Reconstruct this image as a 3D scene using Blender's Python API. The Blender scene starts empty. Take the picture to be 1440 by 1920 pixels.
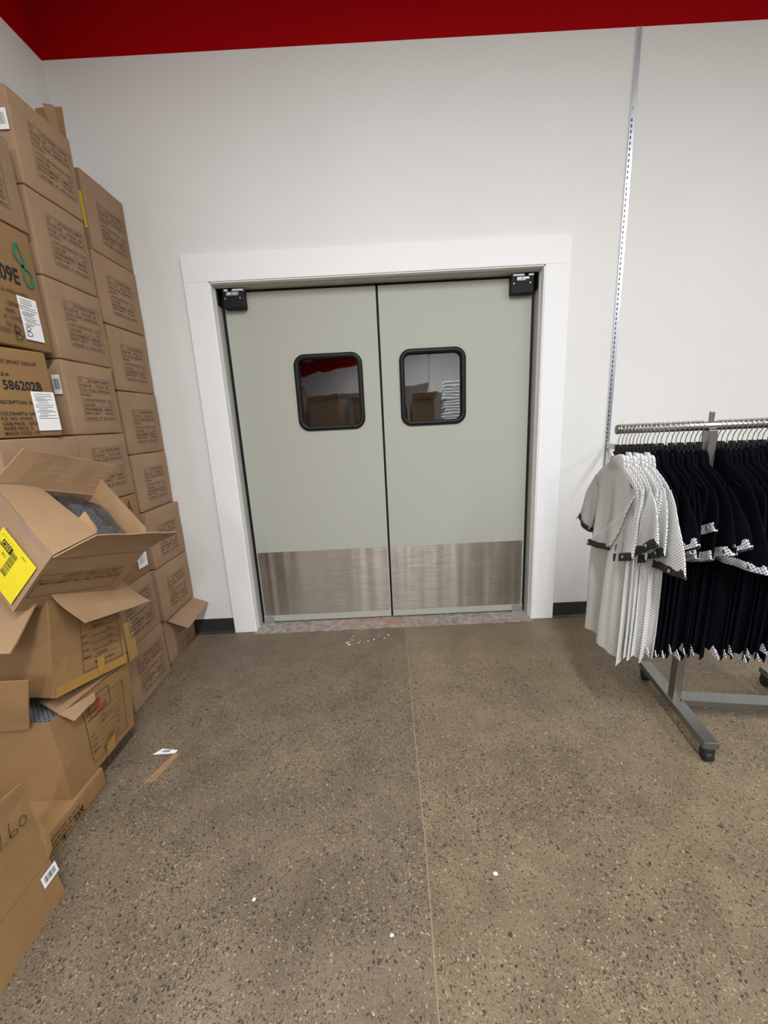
import bpy, bmesh, math, random
from mathutils import Vector, Matrix, noise
R = math.radians
rnd = random.Random(7)
scene = bpy.context.scene
col = scene.collection

# ------------------------------------------------------------------ camera, world, lamps, exposure
def cam_axes(yaw, pitch, roll):
    f = Vector((math.sin(yaw)*math.cos(pitch), math.cos(yaw)*math.cos(pitch), math.sin(pitch)))
    r = Vector((math.cos(yaw), -math.sin(yaw), 0)); u = r.cross(f)
    c, s = math.cos(roll), math.sin(roll)
    return c*r + s*u, -s*r + c*u, f
cam_data = bpy.data.cameras.new('camera')
cam = bpy.data.objects.new('camera', cam_data); col.objects.link(cam)
cr, cu, cf = cam_axes(-0.0067, -0.2287, -0.0504)
CAM = Vector((0.9171, -2.4159, 1.3419))
cam.matrix_world = Matrix(((cr.x, cu.x, -cf.x, CAM.x), (cr.y, cu.y, -cf.y, CAM.y), (cr.z, cu.z, -cf.z, CAM.z), (0, 0, 0, 1)))
cam_data.sensor_fit = 'VERTICAL'; cam_data.sensor_height = 24.0
cam_data.lens = 737.53*24.0/1920.0
cam_data.clip_start = 0.05
scene.camera = cam

w = bpy.data.worlds.new('world'); scene.world = w; w.use_nodes = True
w.node_tree.nodes['Background'].inputs[0].default_value = (0.8, 0.85, 0.9, 1)
w.node_tree.nodes['Background'].inputs[1].default_value = 0.05
vs = scene.view_settings
vs.view_transform = 'Standard'; vs.look = 'None'; vs.gamma = 1.0; vs.use_curve_mapping = False
vs.exposure = 0.42
LAMP_SPOTS = [(1.3, -3.25, 42, (.96, .983, 1.0)), (1.3, -6.5, 36, (.965, .985, 1.0)), (3.7, -3.3, 20, (.95, .98, 1.0)), (3.7, -6.1, 24, (.95, .98, 1.0)), (6.1, -3.8, 24, (.95, .98, 1.0)), (-1.1, -5.4, 20, (.98, .985, 1.0)), (-1.1, -8.4, 36, (.98, .985, 1.0))]

# ------------------------------------------------------------------ materials
def L(r, g, b):      # srgb 0-255 to linear
    f = lambda c: (c/255/12.92) if c/255 <= .04045 else ((c/255+.055)/1.055)**2.4
    return (f(r), f(g), f(b), 1)
def nmat(name):
    m = bpy.data.materials.new(name); m.use_nodes = True
    nt = m.node_tree; b = nt.nodes['Principled BSDF']
    return m, nt, b
def N(nt, t, **kw):
    n = nt.nodes.new(t)
    for k, v in kw.items(): setattr(n, k, v)
    return n
def mixc(nt, fac, a, b, blend='MIX'):
    n = nt.nodes.new('ShaderNodeMix'); n.data_type = 'RGBA'; n.blend_type = blend
    for s, v in ((n.inputs[0], fac), (n.inputs[6], a), (n.inputs[7], b)):
        if hasattr(v, 'is_linked') or isinstance(v, bpy.types.NodeSocket): nt.links.new(v, s)
        else: s.default_value = v
    return n.outputs[2]
def mth(nt, op, a, b=None, c=None, clamp=False):
    n = nt.nodes.new('ShaderNodeMath'); n.operation = op; n.use_clamp = clamp
    for s, v in zip(n.inputs, (a, b, c)):
        if v is None: continue
        if isinstance(v, bpy.types.NodeSocket): nt.links.new(v, s)
        else: s.default_value = v
    return n.outputs[0]
def mrange(nt, v, a, b, c=0.0, d=1.0):
    n = nt.nodes.new('ShaderNodeMapRange')
    nt.links.new(v, n.inputs[0]); n.inputs[1].default_value = a; n.inputs[2].default_value = b
    n.inputs[3].default_value = c; n.inputs[4].default_value = d
    return n.outputs[0]
def noise_tex(nt, vec, scale, detail=3, rough=.5):
    n = nt.nodes.new('ShaderNodeTexNoise'); n.inputs['Scale'].default_value = scale
    n.inputs['Detail'].default_value = detail; n.inputs['Roughness'].default_value = rough
    if vec is not None: nt.links.new(vec, n.inputs['Vector'])
    return n.outputs['Fac']
def bump(nt, b, h, strength, dist):
    n = nt.nodes.new('ShaderNodeBump'); n.inputs['Strength'].default_value = strength; n.inputs['Distance'].default_value = dist
    nt.links.new(h, n.inputs['Height']); nt.links.new(n.outputs[0], b.inputs['Normal'])
def flat(name, c, rough=.6, metal=0.0, spec=.5, coat=0):
    m, nt, b = nmat(name)
    b.inputs['Base Color'].default_value = c; b.inputs['Roughness'].default_value = rough
    b.inputs['Metallic'].default_value = metal; b.inputs['Specular IOR Level'].default_value = spec
    if coat: b.inputs['Coat Weight'].default_value = coat
    co = nt.nodes.new('ShaderNodeTexCoord').outputs['Object']
    v = mrange(nt, noise_tex(nt, co, 14, 3), .3, .7, .95, 1.05)
    nt.links.new(mixc(nt, 1.0, c, v, 'MULTIPLY'), b.inputs['Base Color'])
    return m
def paint(name, c, bs=.15, var=.03, spec=.3):
    m, nt, b = nmat(name)
    co = nt.nodes.new('ShaderNodeTexCoord').outputs['Object']
    v = mrange(nt, noise_tex(nt, co, 1.3, 4), .25, .75, 1-var, 1+var)
    nt.links.new(mixc(nt, 1.0, c, v, 'MULTIPLY'), b.inputs['Base Color'])
    b.inputs['Roughness'].default_value = .62; b.inputs['Specular IOR Level'].default_value = spec
    bump(nt, b, noise_tex(nt, co, 260, 2), bs, .001)
    return m
def cardboard(name, c):
    m, nt, b = nmat(name)
    tc = nt.nodes.new('ShaderNodeTexCoord'); co = tc.outputs['Object']
    oi = nt.nodes.new('ShaderNodeObjectInfo')
    big = mrange(nt, noise_tex(nt, co, 5, 4, .6), .25, .75, .90, 1.09)
    fib = mrange(nt, noise_tex(nt, co, 220, 2, .7), .2, .8, .95, 1.05)
    rv = mrange(nt, oi.outputs['Random'], 0, 1, .95, 1.05)
    k = mth(nt, 'MULTIPLY', mth(nt, 'MULTIPLY', big, fib), rv)
    nt.links.new(mixc(nt, 1.0, c, k, 'MULTIPLY'), b.inputs['Base Color'])
    b.inputs['Roughness'].default_value = .72; b.inputs['Specular IOR Level'].default_value = .25
    h = mth(nt, 'ADD', noise_tex(nt, co, 16, 4, .6), mth(nt, 'MULTIPLY', noise_tex(nt, co, 300, 2), .12))
    bump(nt, b, h, .35, .006)
    return m
def concrete(name, ca, cb, seed):
    m, nt, b = nmat(name)
    tc = nt.nodes.new('ShaderNodeTexCoord')
    mp = nt.nodes.new('ShaderNodeMapping'); mp.inputs['Location'].default_value = (seed, seed*.7, 0)
    nt.links.new(tc.outputs['Object'], mp.inputs[0]); co = mp.outputs[0]
    sep = nt.nodes.new('ShaderNodeSeparateXYZ'); nt.links.new(tc.outputs['Object'], sep.inputs[0])
    big = mrange(nt, noise_tex(nt, co, 1.7, 5, .6), .32, .68)
    base = mixc(nt, big, ca, cb)
    mid = mrange(nt, noise_tex(nt, co, 6, 5, .65), .25, .75, .74, 1.22)
    base = mixc(nt, 1.0, base, mid, 'MULTIPLY')
    fine = mrange(nt, noise_tex(nt, co, 170, 3, .7), .28, .72, .74, 1.26)
    # trowelled smooth beside the wall, ground open further out
    edge = mrange(nt, sep.outputs['Y'], -.62, -.25, 1.0, .12)
    dens = mth(nt, 'MULTIPLY', mrange(nt, noise_tex(nt, co, 2.6, 4, .6), .3, .62, .22, 1.0), edge)
    base = mixc(nt, mth(nt, 'MULTIPLY', edge, 1.0), base, mixc(nt, 1.0, base, fine, 'MULTIPLY'))
    wob = nt.nodes.new('ShaderNodeTexNoise'); wob.inputs['Scale'].default_value = 90; nt.links.new(co, wob.inputs['Vector'])
    wv = mixc(nt, .018, co, wob.outputs['Color'])
    def pebbles(scale, rad, pick, off):
        v = nt.nodes.new('ShaderNodeTexVoronoi'); v.inputs['Scale'].default_value = scale; v.voronoi_dimensions = '2D'
        mm = nt.nodes.new('ShaderNodeMapping'); mm.inputs['Location'].default_value = (off, off*1.7, 0)
        nt.links.new(wv, mm.inputs[0]); nt.links.new(mm.outputs[0], v.inputs['Vector'])
        sc = nt.nodes.new('ShaderNodeSeparateColor'); nt.links.new(v.outputs['Color'], sc.inputs[0])
        chosen = mth(nt, 'LESS_THAN', sc.outputs[0], mth(nt, 'MULTIPLY', dens, pick))
        r = mth(nt, 'MULTIPLY', mth(nt, 'ADD', mth(nt, 'MULTIPLY', sc.outputs[1], .6), .4), rad)
        inside = mrange(nt, mth(nt, 'SUBTRACT', v.outputs['Distance'], r), -.03, .03, 1, 0)
        return mth(nt, 'MULTIPLY', chosen, inside), sc.outputs[2]
    for scale, rad, pick, off, c0, c1 in ((280, .38, .42, 1.3, L(32, 28, 26), L(66, 56, 47)), (165, .38, .36, 4.1, L(30, 28, 27), L(70, 60, 50)),
                                 (170, .32, .24, 9.7, L(160, 142, 114), L(182, 166, 138)), (92, .34, .20, 6.2, L(30, 29, 29), L(64, 57, 49)), (80, .24, .08, 8.9, L(160, 140, 104), L(180, 164, 132)), (44, .26, .09, 3.3, L(40, 40, 42), L(78, 72, 64))):
        mk, hue = pebbles(scale, rad, pick, off)
        base = mixc(nt, mth(nt, 'MULTIPLY', mk, .88), base, mixc(nt, hue, c0, c1))
    nt.links.new(base, b.inputs['Base Color'])
    rr = mrange(nt, noise_tex(nt, co, 3, 3), .3, .7, .38, .6)
    nt.links.new(rr, b.inputs['Roughness']); b.inputs['Specular IOR Level'].default_value = .35
    bump(nt, b, noise_tex(nt, co, 120, 4, .7), .12, .002)
    return m
def steel(name, c, rough, wave=0.0):
    m, nt, b = nmat(name)
    b.inputs['Base Color'].default_value = c; b.inputs['Metallic'].default_value = 1.0; b.inputs['Roughness'].default_value = rough
    tc = nt.nodes.new('ShaderNodeTexCoord')
    mp = nt.nodes.new('ShaderNodeMapping'); mp.inputs['Scale'].default_value = (1, 1, .05)
    nt.links.new(tc.outputs['Object'], mp.inputs[0])
    if wave:
        bump(nt, b, noise_tex(nt, mp.outputs[0], 5.0, 2, .45), 1.0, wave)
        b.inputs['Anisotropic'].default_value = .85
        tg = nt.nodes.new('ShaderNodeCombineXYZ'); tg.inputs[0].default_value = 0.0; tg.inputs[1].default_value = 0.0; tg.inputs[2].default_value = 1.0
        nt.links.new(tg.outputs[0], b.inputs['Tangent'])
        mp2 = nt.nodes.new('ShaderNodeMapping'); mp2.inputs['Scale'].default_value = (2, 1, 160)
        nt.links.new(tc.outputs['Object'], mp2.inputs[0])
        sm = noise_tex(nt, tc.outputs['Object'], 9, 5, .7)
        nt.links.new(mixc(nt, mrange(nt, sm, .35, .65), (c[0]*.9, c[1]*.9, c[2]*.9, 1), c), b.inputs['Base Color'])
        nt.links.new(mrange(nt, noise_tex(nt, mp2.outputs[0], 3, 3, .7), .3, .7, rough*.8, rough*1.25), b.inputs['Roughness'])
    else:
        nt.links.new(mrange(nt, noise_tex(nt, mp.outputs[0], 60, 2), .3, .7, rough*.85, rough*1.2), b.inputs['Roughness'])
    return m
def fabric(name, c0, c1, scale, kind, spec=.12):
    """woven cloth printed with a small repeated motif, mapped by UV in metres"""
    m, nt, b = nmat(name)
    tc = nt.nodes.new('ShaderNodeTexCoord')
    mp = nt.nodes.new('ShaderNodeMapping'); mp.inputs['Scale'].default_value = (scale, scale, scale)
    nt.links.new(tc.outputs['UV'], mp.inputs[0])
    sep = nt.nodes.new('ShaderNodeSeparateXYZ'); nt.links.new(mp.outputs[0], sep.inputs[0])
    U, V = sep.outputs[0], sep.outputs[1]
    def cell(x): return mth(nt, 'ABSOLUTE', mth(nt, 'SUBTRACT', mth(nt, 'FRACT', x), .5))
    if kind == 'lattice':
        a = cell(mth(nt, 'ADD', U, V)); d = cell(mth(nt, 'SUBTRACT', U, V))
        lines = mth(nt, 'LESS_THAN', mth(nt, 'MINIMUM', a, d), .10)
        du, dv = cell(mth(nt, 'MULTIPLY', U, 2)), cell(mth(nt, 'MULTIPLY', V, 2))
        dash = mth(nt, 'GREATER_THAN', mth(nt, 'MAXIMUM', du, dv), .27)
        cross = mth(nt, 'LESS_THAN', mth(nt, 'ADD', mth(nt, 'POWER', du, 2.0), mth(nt, 'POWER', dv, 2.0)), .03)
        fac = mth(nt, 'MAXIMUM', mth(nt, 'MULTIPLY', lines, dash), mth(nt, 'MULTIPLY', cross, .8))
    elif kind == 'smalldots':
        du, dv = cell(mth(nt, 'ADD', U, V)), cell(mth(nt, 'SUBTRACT', U, V))
        fac = mth(nt, 'LESS_THAN', mth(nt, 'ADD', mth(nt, 'POWER', du, 2.0), mth(nt, 'POWER', dv, 2.0)), .022)
    elif kind == 'dots':
        du, dv = cell(mth(nt, 'ADD', U, V)), cell(mth(nt, 'SUBTRACT', U, V))
        fac = mth(nt, 'LESS_THAN', mth(nt, 'ADD', mth(nt, 'POWER', du, 2.0), mth(nt, 'POWER', dv, 2.0)), .07)
    else:
        fac = mrange(nt, noise_tex(nt, mp.outputs[0], 1.0, 2), .4, .6)
    nt.links.new(mixc(nt, fac, c0, c1), b.inputs['Base Color'])
    b.inputs['Roughness'].default_value = .9; b.inputs['Specular IOR Level'].default_value = spec
    b.inputs['Sheen Weight'].default_value = spec*.3
    bump(nt, b, noise_tex(nt, tc.outputs['Object'], 30, 3), .3, .004)
    return m
def glass_pane(name):
    m = bpy.data.materials.new(name); m.use_nodes = True; nt = m.node_tree; nt.nodes.clear()
    out = nt.nodes.new('ShaderNodeOutputMaterial'); mx = nt.nodes.new('ShaderNodeMixShader')
    tr = nt.nodes.new('ShaderNodeBsdfTransparent'); tr.inputs[0].default_value = (.75, .77, .78, 1)
    gl = nt.nodes.new('ShaderNodeBsdfGlossy'); gl.inputs[0].default_value = (.95, .97, 1, 1); gl.inputs['Roughness'].default_value = .02
    co = nt.nodes.new('ShaderNodeTexCoord').outputs['Object']
    bp = nt.nodes.new('ShaderNodeBump'); bp.inputs['Strength'].default_value = .25; bp.inputs['Distance'].default_value = .002
    nt.links.new(noise_tex(nt, co, 6, 2), bp.inputs['Height']); nt.links.new(bp.outputs[0], gl.inputs['Normal'])
    mx.inputs[0].default_value = .29
    nt.links.new(tr.outputs[0], mx.inputs[1]); nt.links.new(gl.outputs[0], mx.inputs[2]); nt.links.new(mx.outputs[0], out.inputs[0])
    return m
def clear_film(name, rough=.12, gloss=.22):
    m = bpy.data.materials.new(name); m.use_nodes = True; nt = m.node_tree; nt.nodes.clear()
    out = nt.nodes.new('ShaderNodeOutputMaterial'); mx = nt.nodes.new('ShaderNodeMixShader')
    tr = nt.nodes.new('ShaderNodeBsdfTransparent'); tr.inputs[0].default_value = (.985, .985, .99, 1)
    gl = nt.nodes.new('ShaderNodeBsdfGlossy'); gl.inputs['Roughness'].default_value = rough
    co = nt.nodes.new('ShaderNodeTexCoord').outputs['Object']
    bp = nt.nodes.new('ShaderNodeBump'); bp.inputs['Strength'].default_value = .6; bp.inputs['Distance'].default_value = .01
    nt.links.new(noise_tex(nt, co, 40, 4), bp.inputs['Height']); nt.links.new(bp.outputs[0], gl.inputs['Normal'])
    mx.inputs[0].default_value = gloss
    nt.links.new(tr.outputs[0], mx.inputs[1]); nt.links.new(gl.outputs[0], mx.inputs[2]); nt.links.new(mx.outputs[0], out.inputs[0])
    return m
def emit(name, c, s):
    m = bpy.data.materials.new(name); m.use_nodes = True; nt = m.node_tree; nt.nodes.clear()
    out = nt.nodes.new('ShaderNodeOutputMaterial'); e = nt.nodes.new('ShaderNodeEmission')
    e.inputs[0].default_value = c; e.inputs[1].default_value = s; nt.links.new(e.outputs[0], out.inputs[0]); return m

M = dict(
    wall=paint('white_wall_paint', L(228, 227, 226)), trim=paint('trim_paint', L(240, 240, 241), .05, .012), red=paint('red_wall_paint', L(162, 0, 9), .15, .04, .06),
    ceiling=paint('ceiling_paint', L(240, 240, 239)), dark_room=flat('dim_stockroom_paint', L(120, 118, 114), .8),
    slab_a=concrete('ground_concrete', L(123, 109, 91), L(106, 93, 79), 0), slab_b=concrete('ground_concrete_tan', L(130, 115, 92), L(111, 97, 79), 5.3),
    filler=flat('joint_filler', L(150, 133, 106), .7), base=flat('black_vinyl', L(46, 45, 44), .5),
    door=paint('sage_door_paint', L(174, 175, 165), .04, .012), steel=steel('brushed_steel', (.50, .455, .41, 1), .37, .022), screw=steel('screw_steel', (.7, .7, .7, 1), .3),
    zinc=steel('zinc_rail', (.72, .75, .80, 1), .32), slot=flat('slot_dark', L(45, 48, 58), .6), rubber=flat('black_rubber', L(22, 22, 23), .5, 0, .3), gap=flat('seal_shade_black', L(14, 14, 15), .8),
    plastic=flat('black_plastic', L(20, 20, 22), .55, 0, .25), plate=flat('grey_plate', L(120, 120, 122), .4), frame=flat('grey_steel_frame', L(184, 183, 178), .5), clip=flat('white_clip', L(250, 250, 250), .3),
    pane=glass_pane('acrylic_pane'), card=cardboard('cardboard', L(156, 128, 101)), card_b=cardboard('cardboard_tan', L(144, 112, 75)), card_in=cardboard('cardboard_inner', L(160, 130, 98)),
    card_dark=cardboard('cardboard_dark', L(98, 80, 62)), ink=flat('black_ink', L(40, 32, 28), .8), ink_b=flat('bold_ink', L(34, 30, 28), .8), red_ink=flat('red_ink', L(176, 62, 40), .8), green=flat('green_marker', L(24, 120, 96), .6),
    paper=flat('label_paper', L(240, 241, 242), .6), yellow=flat('yellow_paper', L(228, 208, 4), .55), tape=flat('brown_tape', L(170, 128, 66), .25, 0, .6, .3), ytape=flat('yellow_tape', L(196, 160, 92), .3, 0, .6, .3), ystrip=flat('yellow_strip', L(236, 206, 50), .5),
    film=clear_film('clear_film', .05, .035), bag=clear_film('bag_film', .07, .22), navy_bulk=fabric('navy_garment', L(34, 38, 50), L(42, 46, 58), 40, 'plain'), grey_bulk=fabric('grey_garment', L(104, 104, 108), L(50, 50, 54), 60, 'dots'),
    rack=steel('rack_grey_metal', (.30, .30, .28, 1), .38), bar=steel('rack_bar_chrome', (.42, .42, .41, 1), .28), wire=steel('hook_wire', (.66, .66, .66, 1), .22), caster=flat('caster_rubber', L(34, 33, 33), .5),
    white_cloth=fabric('white_print_cloth', L(234, 233, 231), L(46, 46, 54), 88, 'lattice'), navy_cloth=fabric('navy_cloth', L(15, 15, 21), L(19, 19, 26), 300, 'plain', .0),
    cuff_black=fabric('black_dot_cloth', L(16, 16, 20), L(190, 190, 196), 100, 'smalldots'), cuff_white=fabric('white_dot_cloth', L(225, 225, 230), L(60, 66, 96), 75, 'dots'), lining=fabric('pale_lining', L(210, 205, 205), L(196, 190, 190), 90, 'plain'),
    button=steel('button_metal', (.6, .6, .6, 1), .3), wood=flat('split_wood', L(160, 126, 92), .7), chip=flat('white_chip', L(226, 224, 220), .7), pink=flat('pink_chip', L(224, 176, 180), .7),
    thresh=None, fixture=flat('fixture_white', L(235, 235, 235), .4), glow=emit('lamp_glow', (1, .97, .93, 1), 6), grime=flat('mortar', L(150, 145, 136), .9))
def threshold_mat():
    m, nt, b = nmat('rough_threshold')
    co = nt.nodes.new('ShaderNodeTexCoord').outputs['Object']
    a = mixc(nt, mrange(nt, noise_tex(nt, co, 22, 5, .7), .3, .7), L(112, 104, 96), L(178, 170, 160))
    sep = nt.nodes.new('ShaderNodeSeparateXYZ'); nt.links.new(co, sep.inputs[0])
    mid = mth(nt, 'MULTIPLY', mrange(nt, sep.outputs[0], .45, .8), mrange(nt, sep.outputs[0], 1.25, 1.05))
    red = mth(nt, 'MULTIPLY', mid, mrange(nt, noise_tex(nt, co, 9, 4, .6), .45, .62))
    nt.links.new(mixc(nt, mth(nt, 'MULTIPLY', red, .75), a, L(176, 112, 100)), b.inputs['Base Color'])
    b.inputs['Roughness'].default_value = .85
    bump(nt, b, noise_tex(nt, co, 40, 4, .7), .6, .008)
    return m
M['thresh'] = threshold_mat()

# ------------------------------------------------------------------ helpers
def link(o, parent=None):
    col.objects.link(o)
    if parent is not None: o.parent = parent
    return o
def tag(o, label=None, cat=None, group=None, kind=None):
    if label: o['label'] = label
    if cat: o['category'] = cat
    if group: o['group'] = group
    if kind: o['kind'] = kind
    return o
def empty(name, loc=(0, 0, 0), rz=0.0, label=None, cat=None, group=None, kind=None):
    o = bpy.data.objects.new(name, None); o.location = loc; o.rotation_euler = (0, 0, rz); o.empty_display_size = .05
    link(o); return tag(o, label, cat, group, kind)
def mesh_obj(name, me, mat, parent=None, loc=(0, 0, 0), rot=None):
    o = bpy.data.objects.new(name, me)
    if mat and not me.materials: me.materials.append(M[mat])
    o.location = loc
    if rot is not None: o.rotation_euler = rot
    return link(o, parent)
def bm_obj(name, bm, mat, parent=None, smooth=False, loc=(0, 0, 0), rot=None):
    bmesh.ops.recalc_face_normals(bm, faces=bm.faces[:])
    me = bpy.data.meshes.new(name); bm.to_mesh(me); bm.free()
    if smooth:
        for p in me.polygons: p.use_smooth = True
    return mesh_obj(name, me, mat, parent, loc, rot)
def abox(bm, lo, hi, bev=0.0):
    g = bmesh.ops.create_cube(bm, size=1.0)
    vs_ = g['verts']
    for v in vs_: v.co = Vector((lo[i] + (v.co[i]+.5)*(hi[i]-lo[i]) for i in range(3)))
    if bev:
        es = list({e for v in vs_ for e in v.link_edges})
        bmesh.ops.bevel(bm, geom=es, offset=bev, segments=2, affect='EDGES', profile=.5)
def box(name, lo, hi, mat, parent=None, bev=0.0):
    bm = bmesh.new(); abox(bm, lo, hi, bev); return bm_obj(name, bm, mat, parent)
def tube(bm, pts, r, seg=8, closed=False, radii=None):
    pts = [Vector(p) for p in pts]; n = len(pts); rings = []
    up = None
    for i, p in enumerate(pts):
        a = pts[(i-1) % n] if (closed or i > 0) else p
        b = pts[(i+1) % n] if (closed or i < n-1) else p
        d = (b-a).normalized()
        if up is None:
            up = Vector((0, 0, 1)) if abs(d.z) < .9 else Vector((1, 0, 0))
        s = d.cross(up).normalized(); up = s.cross(d).normalized()
        rr = radii[i] if radii else r
        rings.append([bm.verts.new(p + rr*(math.cos(2*math.pi*k/seg)*s + math.sin(2*math.pi*k/seg)*up)) for k in range(seg)])
    for i in range(n if closed else n-1):
        A, B = rings[i], rings[(i+1) % n]
        for k in range(seg): bm.faces.new((A[k], A[(k+1) % seg], B[(k+1) % seg], B[k]))
    if not closed:
        bm.faces.new(rings[0][::-1]); bm.faces.new(rings[-1])
def cyl(bm, a, b, r, seg=16): tube(bm, [a, b], r, seg)
def slab(name, quad, t, mat, parent, cuts=4, jit=.0015, seed=0, bow=0.0):
    """a board with thickness: quad corners in order, bowed and slightly uneven"""
    q = [Vector(p) for p in quad]
    n = (q[1]-q[0]).cross(q[3]-q[0]).normalized()
    bm = bmesh.new(); G = []
    for side in (0, 1):
        g = []
        for i in range(cuts+1):
            row = []
            for j in range(cuts+1):
                u, v = i/cuts, j/cuts
                p = (q[0]*(1-u)+q[1]*u)*(1-v) + (q[3]*(1-u)+q[2]*u)*v
                k = noise.noise(p*9 + Vector((seed, seed*2, 0)))
                p = p + n*(k*jit*3 + bow*4*v*(1-v) + (t if side else 0))
                if v == 1: p = p + (q[0]-q[3]).normalized()*abs(noise.noise(p*40))*jit*2
                row.append(bm.verts.new(p))
            g.append(row)
        G.append(g)
    for side in (0, 1):
        for i in range(cuts):
            for j in range(cuts):
                f = [G[side][i][j], G[side][i+1][j], G[side][i+1][j+1], G[side][i][j+1]]
                bm.faces.new(f if side else f[::-1])
    per = [(i, 0) for i in range(cuts)] + [(cuts, j) for j in range(cuts)] + [(i, cuts) for i in range(cuts, 0, -1)] + [(0, j) for j in range(cuts, 0, -1)]
    for k in range(len(per)):
        a, b = per[k], per[(k+1) % len(per)]
        bm.faces.new((G[0][a[0]][a[1]], G[0][b[0]][b[1]], G[1][b[0]][b[1]], G[1][a[0]][a[1]]))
    return bm_obj(name, bm, mat, parent)
def frame_mat(o, xa, ya):
    xa = Vector(xa).normalized(); ya = Vector(ya); ya = (ya - xa*xa.dot(ya)).normalized(); n = xa.cross(ya)
    o = Vector(o)
    return Matrix(((xa.x, ya.x, n.x, o.x), (xa.y, ya.y, n.y, o.y), (xa.z, ya.z, n.z, o.z), (0, 0, 0, 1)))

# ---- lettering: groups of (text, x, y, size, width factor) plus ruled lines, all as flat mesh in XY
def lettering(name, items=(), rects=(), strokes=(), mat='ink'):
    objs = []
    for it in items:
        s, x, y, size = it[:4]; wf = it[4] if len(it) > 4 else 1.0; bold = it[5] if len(it) > 5 else 0.0
        cu_ = bpy.data.curves.new('t', 'FONT'); cu_.body = s; cu_.size = size; cu_.resolution_u = 2
        cu_.offset = (bold + (.010 if size < .016 else 0))*size
        o = bpy.data.objects.new('t', cu_); col.objects.link(o); objs.append((o, x, y, wf))
    bm = bmesh.new()
    if objs:
        dg = bpy.context.evaluated_depsgraph_get(); dg.update()
        for o, x, y, wf in objs:
            me = bpy.data.meshes.new_from_object(o.evaluated_get(dg))
            me.transform(Matrix.Translation((x, y, 0)) @ Matrix.Diagonal((wf, 1, 1, 1)))
            bm.from_mesh(me); bpy.data.meshes.remove(me)
            c = o.data; bpy.data.objects.remove(o); bpy.data.curves.remove(c)
    for (x0, y0, x1, y1) in rects:
        bm.faces.new([bm.verts.new(p) for p in ((x0, y0, 0), (x1, y0, 0), (x1, y1, 0), (x0, y1, 0))])
    for pts, wd in strokes:
        P = [Vector((a, b, 0)) for a, b in pts]; prev = None
        for i, p in enumerate(P):
            d = (P[min(i+1, len(P)-1)] - P[max(i-1, 0)]).normalized(); s = Vector((-d.y, d.x, 0))*wd/2
            cur = (bm.verts.new(p+s), bm.verts.new(p-s))
            if prev: bm.faces.new((prev[0], prev[1], cur[1], cur[0]))
            prev = cur
    me = bpy.data.meshes.new(name); bm.to_mesh(me); bm.free(); me.materials.append(M[mat])
    return me
def smooth_path(pts, n=6):
    out = []
    P = [Vector((a, b)) for a, b in pts]
    for i in range(len(P)-1):
        p0, p1, p2, p3 = P[max(i-1, 0)], P[i], P[i+1], P[min(i+2, len(P)-1)]
        for k in range(n):
            t = k/n
            q = .5*((2*p1) + (p2-p0)*t + (2*p0-5*p1+4*p2-p3)*t*t + (3*p1-p0-3*p2+p3)*t**3)
            out.append((q.x, q.y))
    out.append(tuple(P[-1])); return out
def frame_rects(x0, y0, x1, y1, t): return [(x0, y0, x1, y0+t), (x0, y1-t, x1, y1), (x0, y0, x0+t, y1), (x1-t, y0, x1, y1)]

# ------------------------------------------------------------------ the room
WOP, HOP, TRW = 1.853, 2.13, .138       # clear opening and casing width
XL = -0.682
ZC = 3.62
floor = empty('floor', kind='structure'); tag(floor, 'ground concrete floor with exposed dark pebbles and a joint line')
def grid_slab(name, poly, mat):
    bm = bmesh.new()
    top = [bm.verts.new((x, y, 0)) for x, y in poly]; bot = [bm.verts.new((x, y, -.1)) for x, y in poly]
    bm.faces.new(top); bm.faces.new(bot[::-1])
    n = len(poly)
    for i in range(n): bm.faces.new((top[i], bot[i], bot[(i+1) % n], top[(i+1) % n]))
    return bm_obj(name, bm, mat, floor)
JX = [(-.02, 1.004), (-.45, .999), (-.88, .993), (-1.45, .990), (-1.8, .980), (-3.2, .972), (-17.0, .95)]
grid_slab('slab', [(-6, -.02)] + [(x-.0018, y) for y, x in JX] + [(-6, -17.0)], 'slab_a')
grid_slab('slab', [(x+.0018, y) for y, x in JX][::-1] + [(11, -.02), (11, -17.0)][0:2], 'slab_b')
bm = bmesh.new()
pr = None
for y, x in JX:
    c = [bm.verts.new((x-.003, y, -.0015)), bm.verts.new((x+.003, y, -.0015))]
    if pr: bm.faces.new((pr[0], pr[1], c[1], c[0]))
    pr = c
bm_obj('joint_filler', bm, 'filler', floor)
# rough strip of floor in the doorway
bm = bmesh.new()
nx, ny = 70, 5
V = [[bm.verts.new((.0+(i/nx)*WOP, -.05+j/ny*.45 + (noise.noise(Vector((i*.35, 0, 2)))*.014 if j == 0 else 0), .0008 + .002*noise.noise(Vector((i*.5, j*.8, 0))) + (.0015 if j else 0))) for j in range(ny+1)] for i in range(nx+1)]
for i in range(nx):
    for j in range(ny): bm.faces.new((V[i][j], V[i+1][j], V[i+1][j+1], V[i][j+1]))
bm_obj('threshold_strip', bm, 'thresh', floor)
bm = bmesh.new(); abox(bm, (-1.2, -.02, -.1), (3.2, 2.6, -.004)); bm_obj('stockroom_slab', bm, 'slab_a', floor)

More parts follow.
